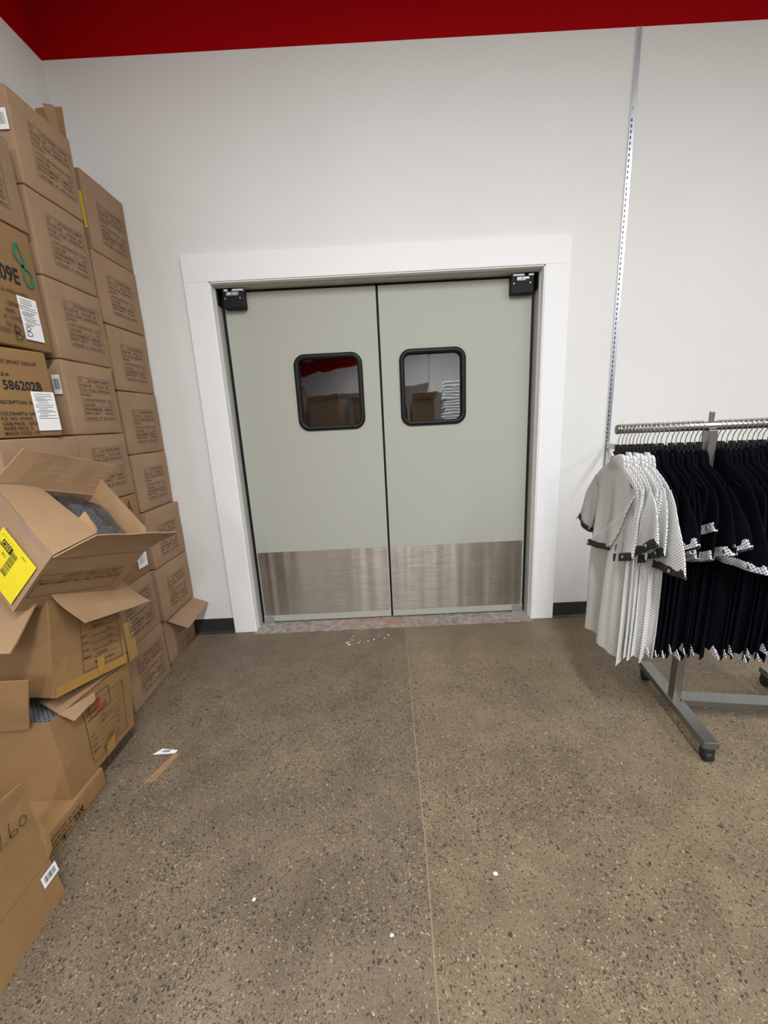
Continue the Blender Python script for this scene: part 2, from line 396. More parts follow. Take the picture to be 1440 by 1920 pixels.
wall_back = empty('wall_back', kind='structure'); tag(wall_back, 'white painted wall around the double doors')
RZ = 3.161
bm = bmesh.new()
abox(bm, (XL-.1, 0, 0), (0, .15, RZ)); abox(bm, (WOP, 0, 0), (11, .15, RZ)); abox(bm, (0, 0, HOP), (WOP, .15, RZ))
bm_obj('painted_wall', bm, 'wall', wall_back)
box('red_band', (XL-.1, -.001, RZ), (11, .15, ZC), 'red', wall_back)
wall_left = empty('wall_left', kind='structure'); tag(wall_left, 'white side wall behind the stacked cartons')
box('painted_wall', (XL-.12, -3.4, 0), (XL, -.0005, RZ), 'wall', wall_left)
box('red_band', (XL-.12, -3.401, RZ), (XL+.001, -.001, ZC), 'red', wall_left)
box('wall_right', (10.9, -13, 0), (11.05, -.001, ZC), 'wall')['kind'] = 'structure'
box('wall_far_left', (-6.1, -18, 0), (-5.95, -3.4, ZC), 'wall')['kind'] = 'structure'
box('wall_return', (-6, -3.5, 0), (XL-.12, -3.4, ZC), 'wall')['kind'] = 'structure'
wall_rear = empty('wall_rear', (.4, -10.9, 0), R(44), kind='structure')
box('painted_wall', (-8, -.15, 0), (2.6, 0, RZ), 'wall', wall_rear); box('red_band', (-8, -.15, RZ), (2.6, .001, ZC), 'red', wall_rear)
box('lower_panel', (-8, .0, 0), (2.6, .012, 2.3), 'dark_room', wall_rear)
wall_rear2 = empty('wall_rear_right', (0, -9.0, 0), 0, kind='structure')
box('painted_wall', (2.3, -.15, 0), (11, 0, RZ), 'wall', wall_rear2); box('red_band', (2.3, -.15, RZ), (11, .001, ZC), 'red', wall_rear2)
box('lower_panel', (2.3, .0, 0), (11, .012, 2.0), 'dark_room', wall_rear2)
box('ceiling', (-6.1, -18.0, ZC), (11.05, .15, ZC+.1), 'ceiling')['kind'] = 'structure'
sr = empty('wall_stockroom', kind='structure')
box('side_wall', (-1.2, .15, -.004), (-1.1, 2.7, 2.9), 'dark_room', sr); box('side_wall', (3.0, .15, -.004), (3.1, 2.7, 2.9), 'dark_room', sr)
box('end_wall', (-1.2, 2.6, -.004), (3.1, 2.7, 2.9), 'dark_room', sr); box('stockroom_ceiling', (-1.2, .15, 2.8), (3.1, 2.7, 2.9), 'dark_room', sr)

# casing round the opening, with a jamb liner behind it
casing = empty('trim_1', kind='structure'); tag(casing, 'wide flat white casing around the double doors')
box('casing_board', (-TRW, -.018, 0), (0, 0, HOP), 'trim', casing, .002)
box('casing_board', (WOP, -.018, 0), (WOP+TRW, 0, HOP), 'trim', casing, .002)
box('casing_board', (-TRW, -.018, HOP), (WOP+TRW, 0, HOP+TRW), 'trim', casing, .002)
box('jamb', (-.001, -.012, 0), (.006, .145, HOP), 'trim', casing); box('jamb', (WOP-.006, -.012, 0), (WOP+.001, .145, HOP), 'trim', casing)
box('head_jamb', (0, -.012, HOP-.006), (WOP, .145, HOP+.001), 'trim', casing)
box('steel_jamb', (.0055, .035, 0), (.012, .145, HOP-.006), 'frame', casing); box('steel_jamb', (WOP-.012, .035, 0), (WOP-.0055, .145, HOP-.006), 'frame', casing)
box('steel_head', (.0055, .03, HOP-.016), (WOP-.0055, .145, HOP-.0055), 'frame', casing)
def baseboard(name, lo, hi, label):
    bm = bmesh.new(); x0, x1 = lo, hi
    prof = [(0, 0), (-.016, 0), (-.012, .004), (-.006, .012), (-.005, .02), (-.005, .099), (-.003, .102), (0, .102)]
    a = [bm.verts.new((x0, y, z)) for y, z in prof]; b = [bm.verts.new((x1, y, z)) for y, z in prof]
    for i in range(len(prof)): bm.faces.new((a[i], a[(i+1) % len(prof)], b[(i+1) % len(prof)], b[i]))
    bm.faces.new(a); bm.faces.new(b[::-1])
    o = bm_obj(name, bm, 'base'); tag(o, label, kind='structure'); return o
baseboard('baseboard_left', XL, -TRW-.001, 'short black vinyl baseboard between cartons and door casing')
baseboard('baseboard_right', WOP+TRW+.001, 10.9, 'black vinyl baseboard running right of the door casing')

# ------------------------------------------------------------------ the swing doors
def rrect(cx, cz, hw, hh, r, n=8):
    out = []
    for sx, sz, a0 in ((1, 1, 0), (-1, 1, 90), (-1, -1, 180), (1, -1, 270)):
        for k in range(n+1):
            a = R(a0+90*k/n); out.append((cx+sx*(hw-r)+r*math.cos(a), cz+sz*(hh-r)+r*math.sin(a)))
    return out
YD = .09            # front face of the leaves
DT = .045
def leaf_mesh(x0, x1, z0, z1, hole):
    bm = bmesh.new(); n = len(hole); m = n//4; S = []
    C4 = ((x1, z1), (x0, z1), (x0, z0), (x1, z0))
    for y in (YD, YD+DT):
        S.append(([bm.verts.new((p[0], y, p[1])) for p in hole], [bm.verts.new((a, y, b)) for a, b in C4]))
    for s, (h, c) in enumerate(S):
        for q in range(4):
            for i in range(m-1): bm.faces.new((c[q], h[q*m+i], h[q*m+i+1]))
            bm.faces.new((c[q], h[q*m+m-1], h[(q*m+m) % n], c[(q+1) % 4]))
    for i in range(n): bm.faces.new((S[0][0][i], S[0][0][(i+1) % n], S[1][0][(i+1) % n], S[1][0][i]))
    for q in range(4): bm.faces.new((S[0][1][q], S[0][1][(q+1) % 4], S[1][1][(q+1) % 4], S[1][1][q]))
    return bm
def screw(parent, x, y, z, r=.0035):
    bm = bmesh.new(); cyl(bm, (x, y, z), (x, y-.0022, z), r, 10); return bm_obj('screw', bm, 'screw', parent)
def make_door(idx, x0, x1, wx0, wx1, kx0, kx1, hinge_left, label):
    d = empty('door_%d' % idx, (0, 0, 0), kind='structure'); tag(d, label)
    z0, z1 = .014, 2.100
    cx, cz = (wx0+wx1)/2, 1.524
    hw, hh = (wx1-wx0)/2, .224
    hole = rrect(cx, cz, hw-.016, hh-.016, .05)
    bm_obj('leaf', leaf_mesh(x0, x1, z0, z1, hole), 'door', d)
    # rubber gasket : profile swept round the window
    g = rrect(cx, cz, hw-.014, hh-.014, .052, 10)
    for yy, nm in ((YD-.002, 'window_gasket'), (YD+DT+.002, 'window_gasket')):
        bm = bmesh.new(); n = len(g); rings = []
        for i in range(n):
            a, b = Vector(g[i-1]), Vector(g[(i+1) % n]); t = (b-a).normalized(); nn = Vector((t.y, -t.x))
            ring = []
            for (o, h) in ((-.016, 0), (-.015, .008), (-.008, .014), (.002, .015), (.011, .011), (.015, .004), (.015, 0)):
                s = 1 if yy < YD else -1
                q = Vector(g[i]) + nn*o
                ring.append(bm.verts.new((q.x, yy - s*h, q.y)))
            rings.append(ring)
        for i in range(n):
            A, B = rings[i], rings[(i+1) % n]
            for k in range(len(A)): bm.faces.new((A[k], A[(k+1) % len(A)], B[(k+1) % len(A)], B[k]))
        bm_obj(nm, bm, 'rubber', d, True)
    bm = bmesh.new(); pts = rrect(cx, cz, hw-.02, hh-.02, .045)
    bm.faces.new([bm.verts.new((p[0], YD+.012, p[1])) for p in pts])
    bm_obj('pane', bm, 'pane', d)
    # kick plate
    kz0, kz1 = .060, .519
    bm = bmesh.new(); pts = rrect((kx0+kx1)/2, (kz0+kz1)/2, (kx1-kx0)/2, (kz1-kz0)/2, .008, 3)
    a = [bm.verts.new((p[0], YD-.0016, p[1])) for p in pts]; b = [bm.verts.new((p[0], YD, p[1])) for p in pts]
    bm.faces.new(a); bm.faces.new(b[::-1])
    for i in range(len(pts)): bm.faces.new((a[i], b[i], b[(i+1) % len(pts)], a[(i+1) % len(pts)]))
    kp = bm_obj('kick_plate', bm, 'steel', d); kp['label'] = 'brushed steel kick plate'
    for i in range(6):
        xx = kx0+.012 + i/5*(kx1-kx0-.024)
        screw(kp, xx, YD-.0016, kz1-.012); screw(kp, xx, YD-.0016, kz0+.012)
    for zz in (.18, .29, .40):
        screw(kp, kx0+.012, YD-.0016, zz); screw(kp, kx1-.012, YD-.0016, zz)
    # edge seals, plus a head strip of painted shade
    if hinge_left:
        box('edge_seal', (.013, YD+.012, .0), (x0, YD+.03, HOP-.017), 'rubber', d); box('meeting_seal', (x1, YD+.014, z0), (x1+.0065, YD+.03, z1), 'gap', d)
    else:
        box('edge_seal', (x1, YD+.012, .0), (WOP-.013, YD+.03, HOP-.017), 'rubber', d); box('meeting_seal', (x0-.0065, YD+.014, z0), (x0, YD+.03, z1), 'gap', d)
    box('head_gap_shade', (x0-.02, YD+.006, z1), (x1+.02, YD+.035, HOP-.0165), 'gap', d)  # black strip paints the shadow in the gap between leaf and head
    # hinge guard
    hx0, hx1 = (x0+.012, x0+.135) if hinge_left else (x1-.135, x1-.005)
    hb = bmesh.new(); abox(hb, (hx0, YD-.048, 2.006), (hx1, YD+.0005, 2.100), .006)
    gd = bm_obj('hinge_guard', hb, 'plastic', d); gd['label'] = 'black plastic hinge guard'
    pin = hx0+.045 if hinge_left else hx1-.045
    box('reflector_strip', (hx0+.010, YD-.0495, 2.0965), (pin-.012, YD-.006, 2.107), 'clip', gd, .002)
    box('reflector_strip', (pin+.012, YD-.0495, 2.0965), (hx1-.004, YD-.006, 2.107), 'clip', gd, .002)
    bm = bmesh.new(); cyl(bm, (pin, YD-.024, 2.09), (pin, YD-.024, 2.114), .006, 12); bm_obj('hinge_pin', bm, 'screw', gd, True)
    nx0 = hx0+.022 if hinge_left else hx0+.03
    box('name_plate', (nx0, YD-.0492, 2.073), (nx0+.072, YD-.0478, 2.093), 'plate' if hinge_left else 'plastic', gd)
    bars = lettering('plate_print', rects=[(.006, .005, .026, .015), (.032, .0125, .064, .0145), (.034, .009, .064, .011), (.036, .0055, .060, .0075)] if hinge_left else
                     [(.002, .003, .01, .018), (.012, .007, .030, .015), (.034, .008, .07, .015), (.012, .017, .068, .0185), (.004, .001, .05, .0045)], mat='clip' if not hinge_left else 'chip')
    mesh_obj('plate_print', bars, None, gd, (nx0, YD-.0495, 2.073), (R(90), 0, 0))
    screw(gd, hx0+.014, YD-.048, 2.058, .003); screw(gd, hx1-.024, YD-.048, 2.060, .003)
    # hinge arm plate on the jamb
    if hinge_left: box('hinge_arm', (.0125, YD-.045, 2.03), (.019, YD+.0, 2.112), 'plastic', d)
    else: box('hinge_arm', (WOP-.019, YD-.045, 2.03), (WOP-.0125, YD+.0, 2.112), 'plastic', d)
    box('hinge_arm_top', (min(pin, .0125 if hinge_left else pin-.01), YD-.04, 2.1135), (max(pin+.01, .02) if hinge_left else WOP-.0125, YD-.004, 2.1175), 'plastic', d)
    # pivot bracket at the foot
    px0, px1 = (x0-.003, x0+.066) if hinge_left else (x1-.068, x1+.004)
    pb = bmesh.new(); abox(pb, (px0, YD-.006, .002), (px1, YD-.0005, .057), .001)
    pv = bm_obj('pivot_bracket', pb, 'zinc', d)
    for sx, sz in ((px0+.01, .048), (px1-.01, .048), ((px0+px1)/2, .028)): screw(pv, sx, YD-.006, sz, .004)
    bm = bmesh.new(); pc = px0+.012 if hinge_left else px1-.022
    cyl(bm, (pc, YD+.01, -.003), (pc, YD+.01, .014), .011, 12); bm_obj('pivot_pin', bm, 'screw', d, True)
    return d
make_door(1, .034, .9155, .403, .814, .040, .908, True, 'left sage grey swing door leaf with window and steel kick plate')
make_door(2, .929, 1.821, 1.037, 1.436, .935, 1.812, False, 'right sage grey swing door leaf with window and scuffed kick plate')

# scraps of mortar at the foot of the frame
def lump(name, c, r, mat, seed, label, cat='debris', group=None, flatn=.45):
    bm = bmesh.new(); bmesh.ops.create_icosphere(bm, subdivisions=2, radius=1)
    for v in bm.verts:
        k = 1 + .45*noise.noise(v.co*1.7 + Vector((seed, seed*3, 1)))
        v.co = Vector((v.co.x*k*r, v.co.y*k*r*.8, max(-.05, v.co.z)*k*r*flatn))
    z = min(v.co.z for v in bm.verts)
    for v in bm.verts: v.co.z -= z
    o = bm_obj(name, bm, mat, None, False, c); tag(o, label, cat, group); return o

# ------------------------------------------------------------------ wall rail
RX = 2.270
rail = empty('wall_standard', (RX, 0, 0), label='slotted zinc shelf standard running up the white wall', cat='rail')
bm = bmesh.new(); z0, z1 = .2, RZ-.006
abox(bm, (-.0125, -.003, z0), (.0125, -.0003, z1)); abox(bm, (-.0125, -.012, z0), (-.0095, -.003, z1)); abox(bm, (.0095, -.012, z0), (.0125, -.003, z1))
abox(bm, (-.0095, -.0055, z0), (-.0045, -.003, z1)); abox(bm, (.0045, -.0055, z0), (.0095, -.003, z1))
bm_obj('channel', bm, 'zinc', rail)
bm = bmesh.new(); z = z0+.03
while z < z1-.36: abox(bm, (-.003, -.0036, z), (.003, -.0031, z+.014)); z += .0254
s = bm_obj('slots', bm, 'slot', rail); s['kind'] = 'stuff'
for z in (.55, .95, 1.35, 1.75, 2.13, 2.50, 2.83, 3.12):
    bm = bmesh.new(); cyl(bm, (0, -.003, z), (0, -.007, z), .0055, 10); bm_obj('screw', bm, 'screw', rail)
arm = empty('faceout_arm', (RX, 0, 1.05), label='grey steel arm hooked on the wall standard behind the shirts', cat='bracket')
bm = bmesh.new(); abox(bm, (-.006, -.02, -.06), (.006, -.008, .10), .001); bm_obj('bracket_plate', bm, 'frame', arm)
bm = bmesh.new(); abox(bm, (-.009, -.30, .06), (.009, -.02, .092), .002); bm_obj('arm_bar', bm, 'frame', arm)
bm = bmesh.new(); abox(bm, (-.010, -.306, .058), (.010, -.30, .105), .002); bm_obj('end_stop', bm, 'frame', arm)

# ------------------------------------------------------------------ cartons
def tri(c, u, v, w_):
    """trilinear point in 8 corners indexed c[i][j][k] (x,y,z)"""
    def l(a, b, t): return a*(1-t)+b*t
    return l(l(l(c[0][0][0], c[0][0][1], w_), l(c[0][1][0], c[0][1][1], w_), v), l(l(c[1][0][0], c[1][0][1], w_), l(c[1][1][0], c[1][1][1], w_), v), u)
def closed_body(c, dims, r=.006, wear=.0018, bulge=.004, seed=0):
    bm = bmesh.new(); h = [d/2 for d in dims]
    def ticks(d): return [-d, -d+r*.35, -d+r, -d*.5, 0, d*.5, d-r, d-r*.35, d]
    cache = {}
    def vert(p):
        key = tuple(round(q, 5) for q in p)
        if key in cache: return cache[key]
        q = Vector([max(-(h[i]-r), min(h[i]-r, p[i])) for i in range(3)]); d = Vector(p)-q
        pos = q + (d.normalized()*r if d.length > 1e-9 else d)
        # bulge of the panels
        n = [pos[i]/h[i] for i in range(3)]
        for i in range(3):
            if abs(p[i]) == h[i]:
                j, k = [m for m in range(3) if m != i]
                pos[i] += math.copysign(bulge*(1-n[j]**2)*(1-n[k]**2), p[i])
        u, v, w_ = [(pos[i]/h[i]+1)/2 for i in range(3)]
        P = tri(c, u, v, w_)
        P = P + noise.noise_vector(P*11 + Vector((seed, 0, seed*2)))*wear
        cache[key] = bm.verts.new(P); return cache[key]
    for ax in range(3):
        a, b = [m for m in range(3) if m != ax]
        ta, tb = ticks(h[a]), ticks(h[b])
        for s in (-1, 1):
            for i in range(len(ta)-1):
                for j in range(len(tb)-1):
                    f = []
                    for (x, y) in ((ta[i], tb[j]), (ta[i+1], tb[j]), (ta[i+1], tb[j+1]), (ta[i], tb[j+1])):
                        p = [0, 0, 0]; p[ax] = s*h[ax]; p[a] = x; p[b] = y; f.append(vert(tuple(p)))
                    try: bm.faces.new(f)
                    except ValueError: pass
    return bm
def rect_corners(dx, dy, dz, skew=0.0, sd=0):
    rr = random.Random(sd)
    return [[[Vector((sx*dx/2, sy*dy/2, sz*dz)) + Vector([rr.uniform(-skew, skew) for _ in range(2)] + [0]) for sz in (0, 1)] for sy in (-1, 1)] for sx in (-1, 1)]
TABLE_W, TABLE_H = .200, .180
def table_items():
    s = .0115
    it = [('TO:', .006, .164, s), ('NC, TORONTO, CANADA', .060, .164, s, .93, .006),
          ('PO NO#', .004, .143, s), ('1784', .052, .143, s), ('STYLE NO#', .098, .143, s, .9), ('1086', .162, .143, s, .9),
          ('STYLE#', .004, .123, s), ('HTS-406', .052, .123, s), ('DESCRIPTION 406', .104, .123, s, .9),
          ('PKG/SIZE: 0', .004, .103, s), ('COLOR:  SL.65 67 UNC LX 0.26', .012, .084, s*.95, .9), ('TTL/LT', .160, .084, s*.95, .9),
          ('SOLID QTY', .010, .063, s), ('4     :    :    4    :    :', .066, .063, s), ('QTY', .165, .063, s),
          ('CARTON(T) MEASURES:', .004, .044, s*.95, .95, .006), ('5980X40 550', .128, .044, s*.95, .9, .006), ('WEIGHT G. DIM: 7.5', .004, .026, s*.95, .95, .006), ('NW: 6.20/23.5', .128, .026, s*.95, .9, .006),
          ('CARTON#:', .008, .006, s), ('57   OF   97', .062, .006, s), ('TOTAL CARTON', .116, .006, s*.95, .88)]
    t = .0009
    rects = frame_rects(0, 0, TABLE_W, TABLE_H, .0012) + [(0, y, TABLE_W, y+t) for y in (.0385, .0575, .079, .1175, .1375, .158)] + [(.05, .158, .05+t, TABLE_H), (.06, .0575, .06+t, .079)]
    return it, rects
it_, rc_ = table_items()
TABLE = lettering('printed_table', it_, rc_)
TABLE_B = lettering('printed_table', [('SHIP TO:', .01, .300, .016, 1, .006), ('STYLE NO.', .01, .278, .014), ('DESCRIPTION', .01, .245, .013), ('FABRIC', .07, .262, .014), ('COLOR', .07, .245, .013), ('SIZE', .07, .215, .013), ('MADE  50', .07, .185, .014),
    ('QTY:', .008, .152, .014), ('G.W.', .008, .12, .014), ('N.W.', .008, .088, .014), ('MEAS:', .008, .055, .014), ('PCS', .15, .152, .013), ('KG', .15, .12, .013), ('KG', .15, .088, .013), ('56X38X36', .075, .055, .013), ('MADE IN CHINA', .06, .02, .014)],
    frame_rects(0, 0, .21, .32, .0022) + [(.055, y, .195, y+.0016) for y in (.238, .208, .178, .145, .113, .081, .048)])
PANEL_X = Matrix(((0, 0, 1, 0), (1, 0, 0, 0), (0, 1, 0, 0), (0, 0, 0, 1)))      # text x -> +Y, text y -> +Z, normal +X
PANEL_Y = Matrix(((1, 0, 0, 0), (0, 0, -1, 0), (0, 1, 0, 0), (0, 0, 0, 1)))     # text on a face looking towards -Y
def put(name, me, parent, mtx, mat=None):
    o = bpy.data.objects.new(name, me)
    if mat and not me.materials: me.materials.append(M[mat])
    link(o, parent); o.matrix_local = mtx; return o
LABEL_PRINT = {}
def label_lines(seed, w_, h):
    rr = random.Random(seed); rects = []
    y = h*.93
    while y > h*.30:
        a = w_*rr.uniform(.06, .2); b = w_*rr.uniform(.5, .95)
        rects.append((a, y, b, y+h*.012)); y -= h*rr.uniform(.03, .055)
    return rects
def sticker(parent, mtx, w_, h, kind='text', seed=0):
    bm = bmesh.new(); abox(bm, (0, 0, 0), (w_, h, .0006))
    lb = bm_obj('shipping_label', bm, 'paper', parent); lb.matrix_local = mtx; lb['label'] = 'white paper label'
    if kind == 'barcode':
        rr = random.Random(seed); rects = []; x = w_*.14
        while x < w_*.86:
            bw = w_*rr.choice((.012, .02, .035)); rects.append((x, h*.25, x+bw, h*.8)); x += bw + w_*rr.choice((.012, .02, .03))
    else: rects = label_lines(seed, w_, h)
    put('label_print', lettering('label_print', rects=rects), lb, Matrix.Translation((0, 0, .0009)))
    return lb
def carton(x, y0, y1, z0, z1, label, rz=0.0, depth=None, mat='card', table=None, sd=1, group='cartons stacked along the left wall', bulge=.003):
    """closed carton whose printed side looks along +X; x is that side's plane"""
    dy, dz = y1-y0, z1-z0
    depth = depth or (x-XL-.006)
    d = empty('carton', (x-depth/2, (y0+y1)/2, z0), rz, label, 'carton', group)
    c = rect_corners(depth, dy, dz, .003, sd)
    bm = closed_body(c, (depth, dy, dz), .007, .0022, bulge, sd)
    b = bm_obj('box_body', bm, mat, d, True)
    if table:
        ty, tz, sc = table
        put('printed_table', TABLE, d, Matrix.Translation((depth/2+bulge+.0026, -dy/2+ty, tz)) @ PANEL_X @ Matrix.Scale(sc, 4))
    return d, depth, dy, dz
ORD = ['bottom', 'second', 'third', 'fourth', 'fifth', 'sixth', 'seventh', 'top']
# corner stack beside the back wall
c3 = [(-.400, -.340, -.012, .004, .278), (-.378, -.355, -.010, .280, .590), (-.380, -.352, -.010, .594, .915), (-.400, -.343, -.012, .919, 1.228), (-.400, -.347, -.014, 1.231, 1.552), (-.400, -.342, -.014, 1.555, 1.868), (-.402, -.344, -.010, 1.871, 2.190), (-.402, -.318, -.006, 2.193, 2.528)]
c3[0] = (-.400, -.340, -.020, .0, .278)
cors = []
c3lab = ['bottom carton of the corner stack with its flap folded out', 'carton on the flapped carton in the corner stack', 'third carton up in the corner stack, slightly forward', 'fourth carton up in the corner stack beside the wall',
         'fifth carton up in the corner stack beside the wall', 'carton third from the top of the corner stack', 'carton second from the top of the corner stack', 'topmost carton of the corner stack against the back wall']
for i, (x, y0, y1, z0, z1) in enumerate(c3):
    d, dp, dy, dz = carton(x, y0, y1, z0, z1, c3lab[i], table=(.075, .055 if i else .02, .98 if i else .9), sd=20+i)
    cors.append(d)
# the folded-out flap of the bottom corner carton
d = cors[0]; ml = Matrix.Translation(d.location).inverted()
q = [Vector(p) for p in ((-.398, -.322, .272), (-.398, .010-.022, .272), (-.292, -.004, .226), (-.283, -.300, .205))]
slab('flap', [ml @ p for p in q], .004, 'card', d, 4, .001, 3)
for i, z, in ((7, 2.33), (5, 1.62)):
    d = cors[i]; put('yellow_strip', lettering('yellow_strip', rects=[(0, 0, .012, .15)], mat='ystrip'), d, Matrix.Translation((.118, -(c3[i][2]-c3[i][1])/2-.005, .09)) @ PANEL_Y)
# second stack
c2 = [(-.360, -.752, -.420, 0, .312), (-.362, -.750, -.424, .315, .615), (-.360, -.745, -.426, .618, 1.041), (-.360, -.748, -.428, 1.044, 1.342), (-.358, -.742, -.434, 1.345, 1.645), (-.358, -.732, -.420, 1.648, 1.952), (-.360, -.724, -.428, 1.955, 2.258), (-.358, -.716, -.419, 2.261, 2.570)]
c2lab = ['bottom carton of the second stack, beside the torn open box', 'second carton up in the second stack with yellow tape on its edge', 'taller carton marked with a hand-written A and a white label', 'carton above the one marked A in the second stack',
         'fifth carton up in the second stack, white sticker on its side', 'carton third from the top of the second stack', 'carton under the open-topped one in the second stack', 'topmost carton of the second stack with its flaps standing open']
st2 = []
for i, (x, y0, y1, z0, z1) in enumerate(c2):
    d, dp, dy, dz = carton(x, y0, y1, z0, z1, c2lab[i], table=None if i == 2 else (.070, .06 if i > 1 else .05, 1.0 if i > 1 else 1.08), sd=40+i, mat='card_b' if i == 2 else 'card')
    st2.append((d, dp, dy, dz))
d, dp, dy, dz = st2[2]
put('marker_letter', lettering('marker_letter', strokes=[(smooth_path([(0, 0), (.01, .03), (.018, .055), (.024, .03), (.03, -.002)]), .004), ([(.006, .018), (.03, .02)], .004)]), d, Matrix.Translation((dp/2+.005, .065, .345)) @ PANEL_X)
sticker(d, Matrix.Translation((dp/2+.0036, .062, .045)) @ PANEL_X, .078, .072, 'text', 5)
d, dp, dy, dz = st2[4]; sticker(d, Matrix.Translation((dp/2-.045, -dy/2-.0048, .165)) @ PANEL_Y, .032, .075, 'barcode', 3)
d, dp, dy, dz = st2[7]; sticker(d, Matrix.Translation((dp/2-.085, -dy/2-.0048, .165)) @ PANEL_Y, .075, .065, 'barcode', 8)
d, dp, dy, dz = st2[1]
slab('tape_strip', [(dp/2+.004, -dy/2+.026, -.05), (dp/2+.004, -dy/2+.094, -.05), (dp/2+.004, -dy/2+.10, .13), (dp/2+.004, -dy/2+.035, .15)], .0006, 'ytape', d, 4, .0005)
slab('tape_strip', [(dp/2+.004, -dy/2-.002, .16), (dp/2+.004, -dy/2+.03, .15), (dp/2+.0045, -dy/2+.03, .19), (dp/2+.004, -dy/2-.002, .20)], .0006, 'tape', d, 3, .0005)
d, dp, dy, dz = st2[7]
slab('flap', [(dp/2-.004, .055, dz-.006), (dp/2-.004, .105, dz-.006), (dp/2+.002, .090, dz+.085), (dp/2+.002, .030, dz+.052)], .004, 'card_in', d, 4, .001, 5)
slab('flap', [(dp/2-.115, dy/2-.003, dz-.006), (dp/2-.004, dy/2-.003, dz-.006), (dp/2-.004, dy/2+.004, dz+.118), (dp/2-.115, dy/2+.004, dz+.118)], .004, 'card_b', d, 4, .001, 6)
slab('flap', [(-dp/2+.004, -.14, dz-.006), (-dp/2+.004, .14, dz-.006), (-dp/2+.03, .12, dz+.135), (-dp/2+.03, -.12, dz+.135)], .004, 'card_in', d, 4, .001, 7)
# nearest stack: two different makes of carton
d, dp, dy, dz = carton(-.360, -1.09, -.752, 2.078, 2.376, 'carton on top of the nearest stack, cropped by the frame', table=(.075, .05, 1.0), sd=61)
d, dp, dy, dz = carton(-.358, -1.10, -.762, 1.660, 2.074, 'tan carton printed 209E with a green marker letter B', mat='card_b', sd=62)
X = dp/2+.0045
P = lambda y, z: (y+.931, z-1.660)      # world y,z to this face
pa = lambda y, z, n=.0: Matrix.Translation((X+n, P(y, z)[0], P(y, z)[1])) @ PANEL_X
put('printed_line', lettering('printed_line', [('5209E', -.158, 0, .072, .70, .024)], mat='ink_b'), d, pa(-.818, 1.878))
for it in [('2.5L INSULATED', -.115, .0, .018, .9), (': DENIM', -.10, -.043, .020, .85), ('0008', -.105, -.067, .020, .85), ('K: 12 PCS', -.118, -.09, .020, .85), ('CK: 0', -.118, -.113, .020, .85), ('CODE: 170', -.150, -.136, .020, .8)]: put('printed_line', lettering('printed_line', [it]), d, pa(-.832, 1.838))
gB = smooth_path([(.004, .098), (.012, .128), (.022, .142), (.033, .118), (.038, .088), (.030, .072), (.034, .068), (.052, .062), (.062, .042), (.054, .014), (.040, .006), (.030, .018), (.026, .045), (.030, .070), (.016, .085), (.004, .098)])
put('marker_letter', lettering('marker_letter', strokes=[(gB, .0085)], mat='green'), d, pa(-.853, 1.876, .0008))
put('marker_letter', lettering('marker_letter', strokes=[(smooth_path([(.004, 0), (.006, .02), (.008, .042), (.026, .040), (.022, .026), (.008, .022), (.028, .018), (.026, .002), (.004, 0)]), .003)]), d, pa(-.925, 1.684))
lb = sticker(d, pa(-.881, 1.692, -.0006), .080, .146, 'text', 11)
put('marker_letter', lettering('marker_letter', strokes=[(smooth_path([(.004, 0), (.006, .016), (.008, .032), (.022, .030), (.018, .02), (.008, .017), (.024, .013), (.022, .002), (.004, 0)]), .0025)]), lb, Matrix.Translation((.006, .012, .0012)))
# turned carton with the stencilled style number
A15 = R(-13)
d = empty('carton', (-.334, -.838, 1.345), A15, 'tan carton stencilled 586202B with a white label', 'carton', 'cartons stacked along the left wall')
dp, dy, dz = .30, .36, .306
root = d; c = [[[Vector((sx*dp-dp, sy*dy-dy, sz*dz)) for sz in (0, 1)] for sy in (0, 1)] for sx in (0, 1)]
bm_obj('box_body', closed_body(c, (dp, dy, dz), .007, .002, .003, 63), 'card_b', d, True)
X = .0045
pd = lambda y, z, n=0.0: Matrix.Translation((X+n, y, z)) @ PANEL_X
def lines(d, items, mtx, mat='ink'):
    for it in items: put('printed_line', lettering('printed_line', [it], mat=mat), d, mtx)
lines(d, [('586202B', -.172, .165, .044, .82, .022)], pd(0, 0), 'ink_b')
lines(d, [('QUEST SPORT GROUP', -.193, .252, .017, .86, .008), ('STYLE #:', -.200, .210, .017, .9, .008), ('DESCRIPTION: SLING', -.202, .116, .017, .88, .008), ('COLOR/ART#: SAHARA', -.202, .078, .0165, .84, .008), ('P.D. NO.: 010376', -.202, .061, .0165, .84, .008), ('CASE PACK: 12PCS', -.202, .044, .0165, .84, .008), ('INNER PACK: 0', -.202, .028, .0165, .84, .008), ('MAKER CODE: 150', -.202, .011, .0165, .84, .008)], pd(0, 0))
sticker(d, pd(-.088, .022, -.0004), .082, .140, 'text', 17)
# carton below it, behind the open box
d, dp, dy, dz = carton(-.352, -1.10, -.752, 1.030, 1.341, 'plain carton behind the raised flap of the open box', sd=64)
sticker(d, Matrix.Translation((dp/2+.0036, -.10, .06)) @ PANEL_X, .06, .11, 'text', 21)
for z0, z1, wd in ((0, .52, 'lower'), (.522, 1.028, 'upper')):
    d, dp, dy, dz = carton(-.575, -1.09, -.762, z0, z1, '%s narrow carton standing on end behind the open boxes' % wd, sd=66+int(z0*10))

